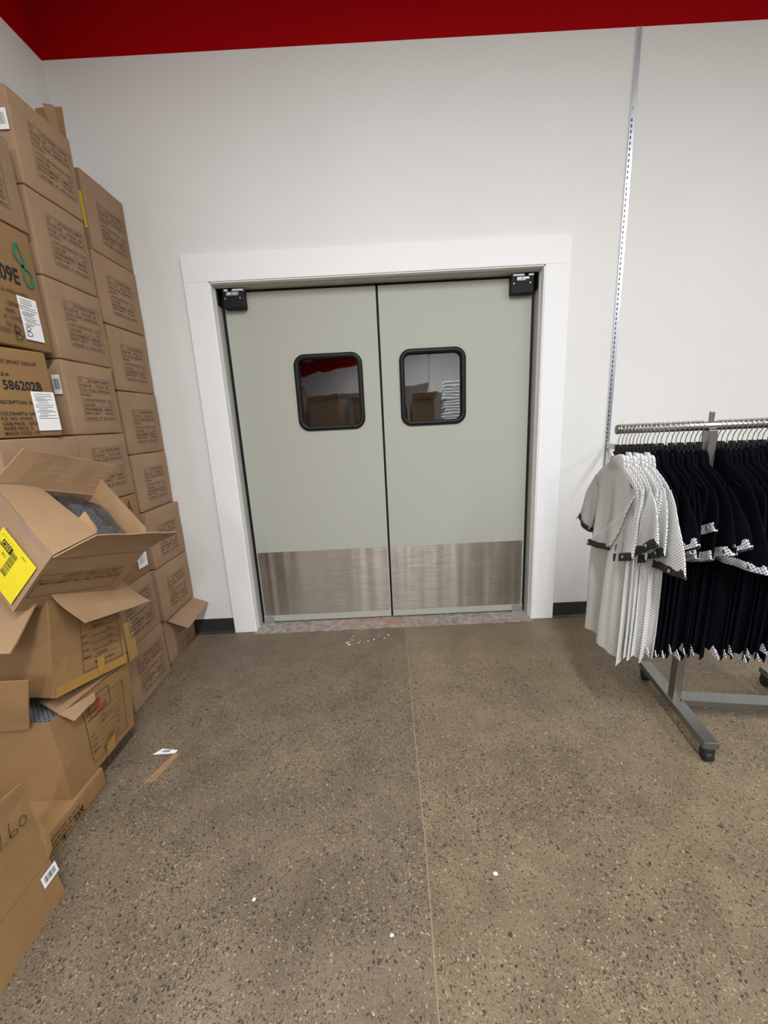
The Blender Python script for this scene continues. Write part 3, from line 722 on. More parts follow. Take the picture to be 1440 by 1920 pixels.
# ---- open, battered cartons in front
def open_box(name, c, t, mat, label, seed, wear=.004, mat_in='card_in', cuts=6):
    d = empty(name, (0, 0, 0), 0, label, 'carton', 'open cartons by the stacks')
    bx = (c[0][0][0]+c[1][0][0]+c[0][1][0]+c[1][1][0])/4
    d.location = bx
    c = [[[p-bx for p in a] for a in b] for b in c]
    bm = bmesh.new()
    dims = [(c[1][0][0]-c[0][0][0]).length, (c[0][1][0]-c[0][0][0]).length, (c[0][0][1]-c[0][0][0]).length]
    e = [t/x for x in dims]
    def pt(u, v, w_, inner):
        if inner: u = e[0]+(1-2*e[0])*u; v = e[1]+(1-2*e[1])*v; w_ = e[2]+(1-e[2])*w_
        P = tri(c, u, v, w_)
        n = noise.noise_vector((P+bx)*7+Vector((seed, seed, 0)))*wear
        b_ = math.sin(math.pi*min(1, w_))*.006
        P = P + n
        return P
    grids = []
    for inner in (False, True):
        for face in range(5):
            g = []
            for i in range(cuts+1):
                row = []
                for j in range(cuts+1):
                    a, b = i/cuts, j/cuts
                    uvw = {0: (0, a, b), 1: (1, a, b), 2: (a, 0, b), 3: (a, 1, b), 4: (a, b, 0)}[face]
                    row.append(bm.verts.new(pt(*uvw, inner)))
                g.append(row)
            grids.append(g)
            for i in range(cuts):
                for j in range(cuts): bm.faces.new((g[i][j], g[i+1][j], g[i+1][j+1], g[i][j+1]))
    for face in range(4):
        A, B = grids[face], grids[face+5]
        for i in range(cuts): bm.faces.new((A[i][cuts], A[i+1][cuts], B[i+1][cuts], B[i][cuts]))
    bmesh.ops.remove_doubles(bm, verts=bm.verts[:], dist=.0004)
    b = bm_obj('box_body', bm, mat, d)
    return d, bx
def conform(name, me, d, c, box_lift, v0, w0, sv, sw, seed, wear):
    # lay flat lettering on the slightly warped +X side of an open box; sv, sw in metres per unit
    dv = ((c[1][1][0]-c[1][0][0]).length + (c[1][1][1]-c[1][0][1]).length)/2; dw = ((c[1][0][1]-c[1][0][0]).length + (c[1][1][1]-c[1][1][0]).length)/2
    m2 = me.copy(); m2.name = name
    n = (c[1][1][0]-c[1][0][0]).cross(c[1][0][1]-c[1][0][0]).normalized()
    for v in m2.vertices:
        P = tri(c, 1, v0 + v.co.x*sv/dv, w0 + v.co.y*sw/dw)
        v.co = P + noise.noise_vector(P*7+Vector((seed, seed, 0)))*wear + n*box_lift - d.location
    return put(name, m2, d, Matrix.Identity(4))
def hexa(nb, fb, bb, xb, nt, ft, bt, xt):
    """corners: near/far on the +X side, far/near on the back side; bottom then top"""
    V_ = lambda p: Vector(p)
    return [[[V_(xb), V_(xt)], [V_(bb), V_(bt)]], [[V_(nb), V_(nt)], [V_(fb), V_(ft)]]]
def local(d, pts): return [Vector(p)-d.location for p in pts]
def panel(d, o, xa, ya, lift=.002):
    m = frame_mat(Vector(o)-d.location, xa, ya); return m @ Matrix.Translation((0, 0, lift))

# flat carton on the floor under them
d = empty('carton', (-.43, -1.32, 0), 0, 'low flat carton on the floor under the torn open box', 'carton', 'open cartons by the stacks')
c = [[[Vector((sx*.195, sy*.175, sz*.084)) for sz in (0, 1)] for sy in (-1, 1)] for sx in (-1, 1)]
bm_obj('box_body', closed_body(c, (.39, .35, .084), .004, .003, .002, 71), 'card_b', d, True)
put('printed_lines', lettering('printed_lines', [('CARTON NO:  26 OF 97', .03, .052, .012, 1.1), ('MEASURE 56 X 38 X 36 CM', .03, .036, .012, 1.1), ('GROSS WEIGHT', .03, .02, .012, 1.1)]), d, Matrix.Translation((.195+.004, -.13, .0)) @ PANEL_X)
put('printed_lines', lettering('printed_lines', [('23X', .0, .02, .03, .9, .02)], mat='ink_b'), d, Matrix.Translation((.195+.004, .01, .0)) @ PANEL_X)
put('printed_mark', lettering('printed_mark', [('4', -.055, .008, .025, 1, .02)], mat='ink_b'), d, Matrix.Translation((.195+.004, .01, .0)) @ PANEL_X)

# torn open carton with red mark
c = hexa((-.247, -1.280, .086), (-.247, -.925, .086), (-.545, -.925, .086), (-.545, -1.280, .086), (-.258, -1.276, .400), (-.216, -.921, .396), (-.545, -.921, .38), (-.545, -1.276, .38))
d, o = open_box('carton', c, .006, 'card_b', 'torn open carton with a red mark, third from the floor', 73, .005)
d['label'] = 'torn carton with a boxed red number, under the upright open box'
slab('flap', local(d, [(-.56, -1.284, .385), (-.318, -1.284, .392), (-.247, -1.310, .592), (-.50, -1.312, .60)]), .005, 'card_b', d, 6, .002, 9)
slab('torn_strip', local(d, [(-.246, -1.248, .412), (-.212, -1.125, .402), (-.206, -1.135, .376), (-.222, -1.225, .362)]), .005, 'card_in', d, 6, .004, 11)
slab('flap', local(d, [(-.250, -1.24, .402), (-.216, -.925, .400), (-.32, -.94, .412), (-.35, -1.2, .424)]), .005, 'card_in', d, 5, .002, 13)
slab('tape_strip', local(d, [(-.2435, -1.10, .088), (-.2435, -1.05, .088), (-.236, -1.05, .155), (-.236, -1.10, .14)]), .0008, 'tape', d, 3, .0006)
X3 = Vector((-.2565, -1.276, .400)); fx, fy = Vector((.038, .355, 0)), Vector((-.012, 0, .314))
conform('printed_table', TABLE_B, d, c, .004, .32, .11, .93, .70, 73, .005)
conform('boxed_mark', lettering('boxed_mark', [], frame_rects(0, 0, .10, .075, .0022)), d, c, .0042, .39, .67, 1, 1, 73, .005)
conform('boxed_mark', lettering('boxed_mark', [('3', .034, .024, .050, .9, .02)], [], [([(.018, .016), (.045, .012), (.060, .013), (.078, .026)], .007)], mat='red_ink'), d, c, .0044, .39, .67, 1, 1, 73, .005)
# garments inside it
def bulk(name, c_, size, mat, seed, label, cat, amp=.25, group=None, film=False, rot=None):
    bm = bmesh.new(); bmesh.ops.create_icosphere(bm, subdivisions=4, radius=1)
    for v in bm.verts:
        p = v.co.copy(); q = Vector([math.copysign(abs(k)**.6, k) for k in p])
        k = 1 + amp*noise.noise(p*1.8+Vector((seed, 0, 0))) + amp*.4*noise.noise(p*5+Vector((0, seed, 0)))
        v.co = Vector([q[i]*size[i]*k for i in range(3)])
    for f in bm.faces: f.smooth = True
    uv = bm.loops.layers.uv.new()
    for f in bm.faces:
        for l in f.loops: l[uv].uv = (l.vert.co.x, l.vert.co.y)
    d = empty(name, c_, 0, label, cat, group)
    if rot is not None: d.rotation_euler = rot.to_euler()
    f_bm = bm.copy() if film else None
    bm_obj('cloth', bm, mat, d, True)
    if film:
        for v in f_bm.verts:
            k = 1.06 + .14*noise.noise(v.co*24+Vector((seed, 3, 0)))
            v.co = v.co*k
        bm_obj('plastic_bag', f_bm, 'bag', d, False)
    return d
bulk('folded_garment', (-.39, -1.15, .335), (.13, .11, .058), 'grey_bulk', 4, 'grey patterned garment showing inside the torn carton', 'garment', .1)

# upright open carton, leaning
c = hexa((-.251, -1.241, .470), (-.198, -.951, .415), (-.500, -.900, .418), (-.535, -1.19, .455), (-.218, -1.201, .866), (-.208, -.901, .785), (-.50, -.86, .78), (-.52, -1.16, .85))
d, o = open_box('carton', c, .006, 'card_b', 'upright open carton with drooping flaps below the tilted box', 75, .005)
nt_, ft_ = Vector((-.218, -1.201, .866)), Vector((-.208, -.901, .785))
slab('flap', local(d, [nt_, ft_, (-.091, -.885, .650), (-.122, -1.193, .721)]), .005, 'card_in', d, 6, .002, 17, .008)
slab('flap', local(d, [(-.46, -1.190, .858), (-.228, -1.205, .866), (-.262, -1.335, .703), (-.47, -1.33, .70)]), .005, 'card_in', d, 6, .002, 19, .008)
slab('tape_strip', local(d, [(-.251, -1.238, .467), (-.195, -.955, .413), (-.193, -.950, .447), (-.246, -1.233, .503)]), .001, 'tape', d, 6, .0008)
slab('tape_strip', local(d, [(-.216, -1.08, .445), (-.210, -1.055, .44), (-.205, -1.05, .51), (-.211, -1.078, .515)]), .001, 'tape', d, 3, .0008)
fx = ft_ - nt_; fy = nt_ - Vector((-.251, -1.241, .470))
conform('printed_table', TABLE_B, d, c, .004, .36, .10, .83, .86, 75, .005)

# tilted open carton on top
NR, FR, NL, FL = Vector((-.108, -1.273, .988)), Vector((-.028, -.957, .895)), Vector((-.351, -1.149, 1.201)), Vector((-.270, -.832, 1.107))
up = Vector((.672, .048, .739)); HB = .23
c = hexa(NR-up*HB, FR-up*HB, FL-up*HB, NL-up*HB, NR, FR, FL, NL)
d, o = open_box('carton', c, .006, 'card', 'tilted open carton with a yellow label and clothing bags inside', 77, .004)
slab('flap', local(d, [NR, FR, (.078, -.905, .954), (-.010, -1.205, 1.032)]), .005, 'card', d, 6, .002, 21, -.004)
slab('flap', local(d, [FL, NL, (-.280, -1.083, 1.311), (-.189, -.769, 1.208)]), .005, 'card_in', d, 6, .002, 23, .004)
slab('flap', local(d, [FR, FL, (-.262, -.806, 1.187), (-.032, -.920, .976)]), .005, 'card_in', d, 5, .0015, 25)
slab('flap', local(d, [NL, NR, (-.062, -1.135, 1.018), (-.300, -1.040, 1.166)]), .005, 'card_in', d, 6, .002, 27, .004)
slab('torn_tab', local(d, [(-.135, -1.105, 1.062), (-.062, -1.135, 1.018), (-.078, -1.105, 1.028), (-.125, -1.080, 1.085)]), .004, 'card_in', d, 4, .002, 29)
sx, sy = (NR-NL).normalized(), -up.normalized()
sn = sx.cross(up.normalized())      # looks out of the -Y face
ym = frame_mat(NL-d.location, sx, up) @ Matrix.Translation((0, 0, .006))
bm = bmesh.new(); abox(bm, (.137, -.215, 0), (.330, -.062, .0006)); yl = bm_obj('shipping_label', bm, 'yellow', d); yl.matrix_local = ym; yl['label'] = 'bright yellow label'
rr = random.Random(5); bars = []; y = -.17
while y < -.092:
    bw = rr.choice((.0008, .0014, .0024)); bars.append((.222, y, .252, y+bw)); y += bw + rr.choice((.0008, .0012, .002))
put('label_print', lettering('label_print', [('***', .262, -.088, .018, 1, .02), ('B12', .19, -.128, .014), ('G', .158, -.13, .02), ('80', .172, -.15, .016, 1, .02), ('(P)', .15, -.112, .016)], bars + [(.166, -.108, .2215, -.085)] + [(.15+.014*i, -.078, .158+.014*i, -.0765) for i in range(5)]), yl, Matrix.Translation((0, 0, .0009)))
put('label_print', lettering('label_print', [('C355', .1685, -.1035, .022, .92, .008)], mat='yellow'), yl, Matrix.Translation((0, 0, .0013)))
pm = frame_mat(NR-d.location, FR-NR, up) @ Matrix.Translation((0, 0, .006))
put('printed_table', lettering('printed_table', [('COUNTRY: 7541', .075, -.092, .014), ('NW: 65   30   PCS', .165, -.092, .014), ('MEASUREMENT: 585 X 40', .015, -.118, .014, 1, .006), ('33  TOTAL CARTON', .165, -.118, .014, 1, .008)], frame_rects(.006, -.17, .292, -.075, .0018) + [(.006, -.100, .292, -.0985)]), d, pm)
for k, (a, b) in enumerate(((.0, .22), (.03, .12))):
    slab('clear_tape', local(d, [NL + sx*(.06+.1*k) + up*.002, NL + sx*(.33-.02*k) + up*.002, NL + sx*(.33-.02*k) - up*.018 + sn*.006, NL + sx*(.06+.1*k) - up*.022 + sn*.006]), .0006, 'film', d, 8, .002, 31+k)
bag_rot = frame_mat((0, 0, 0), FR-NR, NL-NR).to_3x3()
cen = (NR+FR+NL+FL)/4
g1 = bulk('bagged_garment', cen - up*.040 + (FR-NR).normalized()*.055, (.095, .140, .060), 'navy_bulk', 2, 'navy garment in a clear bag at the back of the tilted carton', 'garment', .18, 'bagged garments in the tilted carton', True, bag_rot)
g2 = bulk('bagged_garment', cen - up*.012 + (FR-NR).normalized()*.065 + (NR-NL).normalized()*.085, (.078, .060, .034), 'navy_bulk', 8, 'smaller crinkled clear bag lying over the navy garment', 'garment', .15, 'bagged garments in the tilted carton', True, bag_rot)

# nearest carton at the bottom edge, opened, with one flap standing
c = hexa((-.112, -1.512, 0), (-.112, -1.511, 0), (-.40, -1.511, 0), (-.40, -1.85, 0), (-.126, -1.85, .135), (-.128, -1.511, .135), (-.40, -1.511, .13), (-.40, -1.85, .13))
c[1][0][0] = Vector((-.094, -1.85, 0))
d, o = open_box('carton', c, .006, 'card_b', 'open carton nearest the camera with a standing taped flap', 79, .003)
bm = bmesh.new()
ang = [(-1.86, .135, -.124), (-1.516, .135, -.126), (-1.500, .150, -.124), (-1.494, .185, -.126), (-1.496, .225, -.130), (-1.497, .290, -.142), (-1.500, .345, -.150), (-1.500, .392, -.155), (-1.62, .395, -.165), (-1.86, .395, -.175)]
fr = [bm.verts.new(Vector((x, y, z))-d.location) for y, z, x in ang]; bk = [bm.verts.new(Vector((x-.005, y, z))-d.location) for y, z, x in ang]
bm.faces.new(fr); bm.faces.new(bk[::-1])
for i in range(len(fr)): bm.faces.new((fr[i], fr[(i+1) % len(fr)], bk[(i+1) % len(fr)], bk[i]))
bm_obj('flap', bm, 'card_b', d)
put('marker_writing', lettering('marker_writing', strokes=[(smooth_path([(0, .018), (.010, .026), (.020, .018), (.012, .002), (.001, .006), (0, .018)]), .0022), (smooth_path([(.050, .024), (.034, .028), (.030, .018), (.044, .014), (.050, .024), (.046, .002), (.040, -.016)]), .0022), ([(.058, .024), (.080, .030), (.066, -.008)], .0022), ([(.092, .012), (.104, .016)], .0022)]),
    d, panel(d, (-.1445, -1.528, .318), (0, -1, 0), (.14, 0, -1), .004))
sticker(d, panel(d, (-.1185, -1.556, .079), (0, 1, 0), (-.12, 0, 1), .002), .050, .036, 'barcode', 9)
slab('clear_tape', local(d, [(-.150, -1.60, .40), (-.150, -1.496, .398), (-.146, -1.492, .355), (-.146, -1.60, .365)]), .0007, 'film', d, 5, .002, 41)
slab('clear_tape', local(d, [(-.128, -1.535, .29), (-.126, -1.487, .285), (-.122, -1.482, .245), (-.122, -1.52, .24)]), .0007, 'film', d, 5, .003, 43)

# ------------------------------------------------------------------ garment rack
RA = R(-9); RO = Vector((2.146, -.912, 0))
rack = empty('garment_rack', RO, RA, 'grey metal garment rack on casters carrying the shirts', 'rack')
BZ = 1.262
bm = bmesh.new(); cyl(bm, (-.322, 0, BZ), (.86, 0, BZ), .0165, 20); bm_obj('hang_bar', bm, 'bar', rack, True)
for x in (-.326, .86):
    bm = bmesh.new(); cyl(bm, (x, 0, BZ), (x+.006, 0, BZ), .018, 20); bm_obj('end_cap', bm, 'rack', rack, True)
for x in (0, .535):
    bm = bmesh.new(); abox(bm, (x-.014, -.022, .09), (x+.016, .022, BZ-.015), .002); bm_obj('post', bm, 'rack', rack)
    bm = bmesh.new(); abox(bm, (x-.007, -.007, BZ-.016), (x+.007, .007, BZ+.052), .002); bm_obj('post_pin', bm, 'rack', rack)
    bm = bmesh.new(); abox(bm, (x-.027, -.262, .062), (x+.027, .262, .092), .003); bm_obj('foot', bm, 'rack', rack)
    for sy in (-1, 1):
        cs = empty('caster', (x, sy*.243, 0)); cs.parent = rack
        bm = bmesh.new(); cyl(bm, (-.014, .0, .024), (.014, .0, .024), .024, 18); bm_obj('wheel', bm, 'caster', cs, True)
        bm = bmesh.new(); abox(bm, (-.019, -.017, .026), (.019, .017, .0615), .004); bm_obj('wheel_hood', bm, 'caster', cs)
bm = bmesh.new(); abox(bm, (.016, -.032, .070), (.519, .032, .098), .002); bm_obj('stretcher', bm, 'rack', rack)

# ---- shirts and hangers, built as kinds then copied
def shirt_meshes(seed, near, far, length):
    rr = random.Random(seed); out = {}
    ph = 1.3 + rr.uniform(-.5, .5); amp = rr.uniform(.9, 1.5)
    # torso: flattened loop swept down, hanging folds growing towards the hem
    prof = [(-.098, .048), (-.110, .056), (-.122, .062), (-.135, .088), (-.155, .128), (-.178, .165), (-.205, .190), (-.24, .196), (-.30, .186), (-.38, .176), (-.48, .168), (-.58, .164), (-.68, .164), (-.76, .166), (-length+.02, .168), (-length, .168)]
    bm = bmesh.new(); uvl = bm.loops.layers.uv.new(); SEG = 56; rings = []
    for (z, hw) in prof:
        ring = []; g = min(1, max(0, (-z-.18)/.40))
        for k in range(SEG):
            a = 2*math.pi*k/SEG; y = hw*math.cos(a)
            th = .007 + .003*g
            if z > -.13: th = .011
            x = th*math.sin(a) + g*amp*(.012*math.sin(y*40+ph+z*1.2) + .006*math.sin(y*85+ph*2+z*2)) + .004*g*math.sin(y*20+z*9)
            zz = z + (.012*math.sin(y*30+ph)*max(0, g-.75)*2) - (.018*abs(y/hw)**4 if z == -length else 0)
            ring.append(bm.verts.new((x, y, zz)))
        rings.append(ring)
    ARC = []
    for ring in rings:
        acc = [0.0]
        for k in range(SEG): acc.append(acc[-1] + (ring[(k+1) % SEG].co-ring[k].co).length)
        ARC.append([q-acc[-1]/2 for q in acc])
    for v_i in range(len(rings)-1):
        A, B = rings[v_i], rings[v_i+1]
        for k in range(SEG):
            f = bm.faces.new((A[k], A[(k+1) % SEG], B[(k+1) % SEG], B[k])); f.smooth = True
            for l, (ri, ki) in zip(f.loops, ((v_i, k), (v_i, k+1), (v_i+1, k+1), (v_i+1, k))): l[uvl].uv = (ARC[ri][ki], l.vert.co.z)
    me = bpy.data.meshes.new('torso'); bm.to_mesh(me); bm.free(); out['torso'] = me
    # collar band
    bm = bmesh.new(); uvl = bm.loops.layers.uv.new(); ringsA = []
    for z, hw, th in ((-.134, .072, .008), (-.118, .068, .0085), (-.096, .058, .008), (-.090, .052, .006), (-.104, .047, .005)):
        ringsA.append([bm.verts.new((th*math.sin(2*math.pi*k/24), hw*math.cos(2*math.pi*k/24) - .004, z - .016*math.cos(2*math.pi*k/24) - .012*abs(math.cos(2*math.pi*k/24))**3)) for k in range(24)])
    for A, B in zip(ringsA, ringsA[1:]):
        for k in range(24):
            f = bm.faces.new((A[k], A[(k+1) % 24], B[(k+1) % 24], B[k])); f.smooth = True
            for l in f.loops: l[uvl].uv = (l.vert.co.y, l.vert.co.z)
    me = bpy.data.meshes.new('collar'); bm.to_mesh(me); bm.free(); out['collar'] = me
    # sleeves: flattened tubes hanging from the shoulder; sy -1 is the side towards the aisle
    for sy in (-1, 1):
        P1o, P1i = [Vector(q) for q in (near if sy < 0 else far)]
        bm = bmesh.new(); uvl = bm.loops.layers.uv.new(); cb = bmesh.new(); cuv = cb.loops.layers.uv.new()
        S = 24; rg = []; NR_ = 10
        P0o, P0i = Vector((.186, -.190)), Vector((.120, -.29))       # shoulder tip and underarm (y, z)
        off = -.007 if sy < 0 else .003
        over = -.012 if P1i.x < .02 else 0.0
        for r in range(NR_+1):
            t = r/NR_
            o_ = P0o.lerp(P1o, t) + Vector((.020*math.sin(math.pi*t), .014*math.sin(math.pi*t))); i_ = P0i.lerp(P1i, t)
            ring = []
            for k in range(S):
                a = 2*math.pi*k/S; m_ = (o_+i_)/2; e_ = (o_-i_)/2
                q = m_ + e_*math.cos(a)
                th = .004 + .008*t
                x = (off+over)*min(1, t*2.2) + th*math.sin(a) + .005*t*math.sin(q.x*60+ph)
                ring.append(bm.verts.new((x, sy*q.x, q.y)))
            rg.append(ring)
        for A, B in zip(rg, rg[1:]):
            for k in range(S):
                f = bm.faces.new((A[k], A[(k+1) % S], B[(k+1) % S], B[k])); f.smooth = True
                for l in f.loops: l[uvl].uv = (l.vert.co.y, l.vert.co.z)
        # cuff band wrapped round the lower end
        lo = [v.co.copy() for v in rg[-1]]; hi = [a.co.lerp(b.co, .0) for a, b in zip(rg[-1], rg[-1])]
        dn = Vector((0, sy*(P1o-P0o).x, (P1o-P0o).y)).normalized()
        cen = sum(lo, Vector())/S
        cr_ = []
        for h_, g_ in ((-.030, 1.02), (-.029, 1.05), (.0, 1.06), (.002, 1.0), (-.012, .9)):
            cr_.append([cb.verts.new(cen + Vector(((p.x-cen.x)*g_ + math.copysign(.0016, p.x-cen.x), (p.y-cen.y)*(1+(g_-1)*.25), (p.z-cen.z)*(1+(g_-1)*.25))) + dn*h_) for p in lo])
        for A, B in zip(cr_, cr_[1:]):
            for k in range(S):
                f = cb.faces.new((A[k], A[(k+1) % S], B[(k+1) % S], B[k])); f.smooth = True
                for l in f.loops: l[cuv].uv = (l.vert.co.y, l.vert.co.z)
        nm = 'near' if sy < 0 else 'far'
        me = bpy.data.meshes.new('sleeve'); bm.to_mesh(me); bm.free(); out['sleeve_'+nm] = me
        me = bpy.data.meshes.new('cuff_band'); cb.to_mesh(me); cb.free(); out['cuff_'+nm] = me
        # button ring on the outer (left) face of the cuff
        bb = bmesh.new(); oc = max(lo, key=lambda p: abs(p.y)); bc = cen.lerp(oc, .62) + dn*(-.014) + Vector((min(p.x for p in lo)-cen.x-.004, 0, 0))
        tube(bb, [bc + Vector((0, .0055*math.cos(a_), .0055*math.sin(a_))) for a_ in [2*math.pi*k/10 for k in range(10)]], .0016, 6, True)
        cyl(bb, bc + Vector((.001, 0, 0)), bc + Vector((-.0015, 0, 0)), .0035, 8)
        me = bpy.data.meshes.new('button'); bb.to_mesh(me); bb.free(); out['button_'+nm] = me
    # side-slit facings at the hem
    for sy in (-1, 1):
        bm = bmesh.new(); uvl = bm.loops.layers.uv.new()
        y0 = sy*.150; zb = -length-.012
        base_ = [(-.012, y0-.032, zb+.006), (-.012, y0+.012, zb+.004), (-.012, y0+.004*sy, zb+.038), (-.012, y0-.014, zb+.030)]
        a = [bm.verts.new(p) for p in base_]; b = [bm.verts.new((p[0]-.002, p[1], p[2])) for p in base_]
        fs = [bm.faces.new(a), bm.faces.new(b[::-1])] + [bm.faces.new((a[i], a[(i+1) % 4], b[(i+1) % 4], b[i])) for i in range(4)]
        for f in fs:
            for l in f.loops: l[uvl].uv = (l.vert.co.y, l.vert.co.z)
        me = bpy.data.meshes.new('hem_facing'); bm.to_mesh(me); bm.free(); out['facing_%s' % ('near' if sy < 0 else 'far')] = me
    return out
def coloured(src, key, mat):
    me = src[key].copy(); me.materials.clear(); me.materials.append(M[mat]); return me
VARIANTS = {'white': [], 'navy': []}
DEF = ((.24, -.45), (.10, -.49))
for k, (nr_, fr_, ln) in enumerate(((((.05, -.465), (-.17, -.51)), ((.36, -.43), (.22, -.47)), .90), (((.16, -.40), (.04, -.48)), DEF, .86), (((.29, -.365), (.09, -.49)), DEF, .84), (((.19, -.465), (.00, -.54)), DEF, .88), (((.33, -.465), (.06, -.495)), DEF, .85),
        (((.25, -.33), (.15, -.38)), DEF, .85), (((.34, -.36), (.15, -.47)), DEF, .86), (((.26, -.42), (.13, -.48)), DEF, .83), (((.30, -.40), (.17, -.45)), DEF, .84))):
    s = shirt_meshes(100+k, nr_, fr_, ln)
    for kind in VARIANTS:
        cl, cf_ = ('white_cloth', 'cuff_black') if kind == 'white' else ('navy_cloth', 'cuff_white')
        VARIANTS[kind].append({q: coloured(s, q, cf_ if q.startswith(('cuff', 'facing')) else 'button' if q.startswith('button') else cl) for q in s})
# hanger kinds
bm = bmesh.new()
hp = [(0, .020*math.cos(a), .0005+.020*math.sin(a)) for a in [R(d_) for d_ in range(-20, 201, 20)]]
hp = [(0, p[1], p[2]) for p in hp] + [(0, -.016, -.018), (0, -.004, -.034), (0, 0, -.050), (0, 0, -.072)]
tube(bm, hp, .0017, 6)
bmesh.ops.recalc_face_normals(bm, faces=bm.faces[:]); HOOK = bpy.data.meshes.new('hook'); bm.to_mesh(HOOK); bm.free(); HOOK.materials.append(M['wire'])
for p in HOOK.polygons: p.use_smooth = True
bm = bmesh.new()
tube(bm, [(0, -.150, -.205), (0, -.09, -.168), (0, -.045, -.132), (0, -.018, -.098), (0, 0, -.084), (0, .018, -.098), (0, .045, -.132), (0, .09, -.168), (0, .150, -.205)], .0025, 8)
abox(bm, (-.006, -.014, -.100), (.006, .014, -.066), .002)
abox(bm, (-.004, -.030, -.096), (.004, .030, -.084), .001)
bmesh.ops.recalc_face_normals(bm, faces=bm.faces[:]); ARMS = bpy.data.meshes.new('shoulder_arms'); bm.to_mesh(ARMS); bm.free(); ARMS.materials.append(M['plastic'])
bm = bmesh.new(); abox(bm, (-.008, -.011, -.078), (.008, .011, -.058), .002)
bmesh.ops.recalc_face_normals(bm, faces=bm.faces[:]); SIZER = bpy.data.meshes.new('size_clip'); bm.to_mesh(SIZER); bm.free(); SIZER.materials.append(M['plastic'])
WORDS = ['first', 'second', 'third', 'fourth', 'fifth', 'sixth', 'seventh', 'eighth', 'ninth', 'tenth', 'eleventh', 'twelfth', 'thirteenth', 'fourteenth', 'fifteenth', 'sixteenth', 'seventeenth', 'eighteenth', 'nineteenth', 'twentieth',
         'twenty-first', 'twenty-second', 'twenty-third', 'twenty-fourth', 'twenty-fifth', 'twenty-sixth', 'twenty-seventh', 'twenty-eighth', 'twenty-ninth', 'thirtieth']
ROTR = Matrix.Rotation(RA, 4, 'Z')
def add_part(name, me, parent):
    o = bpy.data.objects.new(name, me); return link(o, parent)
def hang(u, kind, idx, var, yaw, label, hlabel):
    p = RO + (ROTR @ Vector((u, 0, BZ)))
    dz_ = rnd.uniform(-.016, .008)
    h = empty('hanger', p, RA + yaw*.5, hlabel, 'hanger', 'hangers on the rack bar')
    add_part('hook', HOOK, h); add_part('shoulder_arms', ARMS, h)
    if idx % 2 == 0: add_part('size_clip', SIZER, h)
    s = empty('shirt', p + Vector((0, 0, dz_)), RA + yaw, label, 'shirt', '%s shirts on the rack' % ('white patterned' if kind == 'white' else 'navy'))
    V_ = VARIANTS[kind][var]
    add_part('torso', V_['torso'], s); add_part('collar', V_['collar'], s)
    for nm in ('near', 'far'):
        sl = add_part('sleeve', V_['sleeve_'+nm], s); add_part('cuff_band', V_['cuff_'+nm], sl); add_part('button', V_['button_'+nm], sl)
    if kind == 'navy' and idx % 3 != 1:
        for nm in ('near', 'far'): add_part('hem_facing', V_['facing_'+nm], s)
    return s
whites = [(-.316, 0, 2), (-.302, 1, 2), (-.289, 3, -1), (-.276, 2, 2), (-.263, 1, -2), (-.250, 3, 1), (-.237, 1, 1), (-.224, 7, -1), (-.211, 4, 2)]
for i, (u, v, yw) in enumerate(whites):
    lab = 'white patterned shirt at the open left end of the rack' if i == 0 else 'white patterned shirt touching the first navy shirt' if i == len(whites)-1 else '%s white patterned shirt from the left end of the rack' % WORDS[i]
    hang(u, 'white', i, v, R(yw), lab, 'black hanger holding the %s white shirt from the left' % WORDS[i])
u = -.194; i = 0; order = [5, 1, 6, 1, 7, 7, 1, 5, 7, 8, 6, 4, 1, 7, 5, 8, 6, 1, 4, 7, 5, 8, 6, 1, 7, 4, 8, 5]
while i < 28:
    if abs(u) < .026: u = .028
    lab = 'navy shirt hanging next to the last white shirt' if i == 0 else '%s navy shirt along from the white shirts' % WORDS[i]
    hang(u, 'navy', i, order[i], R(rnd.uniform(-4, 4)), lab, 'black hanger holding the %s navy shirt from the white ones' % WORDS[i])
    u += .0165 + rnd.uniform(-.002, .002); i += 1

# ------------------------------------------------------------------ litter on the floor
st = empty('wood_splinter', (-.05, -1.075, 0), R(0), 'split stick of wood lying on the concrete near the boxes', 'stick')
for k, q in enumerate((((-.036, -.070, .0), (-.004, -.068, .0), (.040, .062, .0), (.014, .066, .0)), ((-.024, -.052, .005), (-.010, -.058, .005), (.034, .052, .007), (.022, .054, .007)))):
    slab('splinter' if k else 'stick', q, .005, 'wood', st, 5, .002, 51+k)
pt_ = empty('torn_tag', (-.083, -.998, .001), R(0), 'torn white paper tag beside the split stick', 'paper')
slab('paper', [(-.048, -.014, 0), (.046, -.008, 0), (.050, .008, .001), (-.020, .016, .001)], .0008, 'paper', pt_, 5, .001, 57)
put('tag_print', lettering('tag_print', rects=[(-.015, -.004, .02, -.001), (-.008, .002, .022, .005)]), pt_, Matrix.Translation((0, 0, .0045)))
flecks = [((.475, -1.552), .0055), ((1.191, -1.512), .0065), ((.876, -1.647), .005)]
fl_lab = ['white fleck on the concrete left of the floor joint', 'white fleck on the concrete right of the floor joint', 'pale sliver on the concrete near the bottom of the joint']
for i, ((x, y), r) in enumerate(flecks): lump('paper_fleck', (x, y, 0), r, 'chip', 61+i, fl_lab[i], 'debris', 'flecks on the floor', .25)
rr = random.Random(12)
for i in range(16):
    x = .62+.30*rr.random(); y = -.13-.10*rr.random()
    lump('paint_chip', (x, y, 0), rr.uniform(.003, .007), 'pink' if i == 3 else 'chip', 80+i, 'pink paint chip among the white chips before the doors' if i == 3 else 'tiny white paint chip scattered before the left door', 'debris', 'paint chips before the doors', .35)
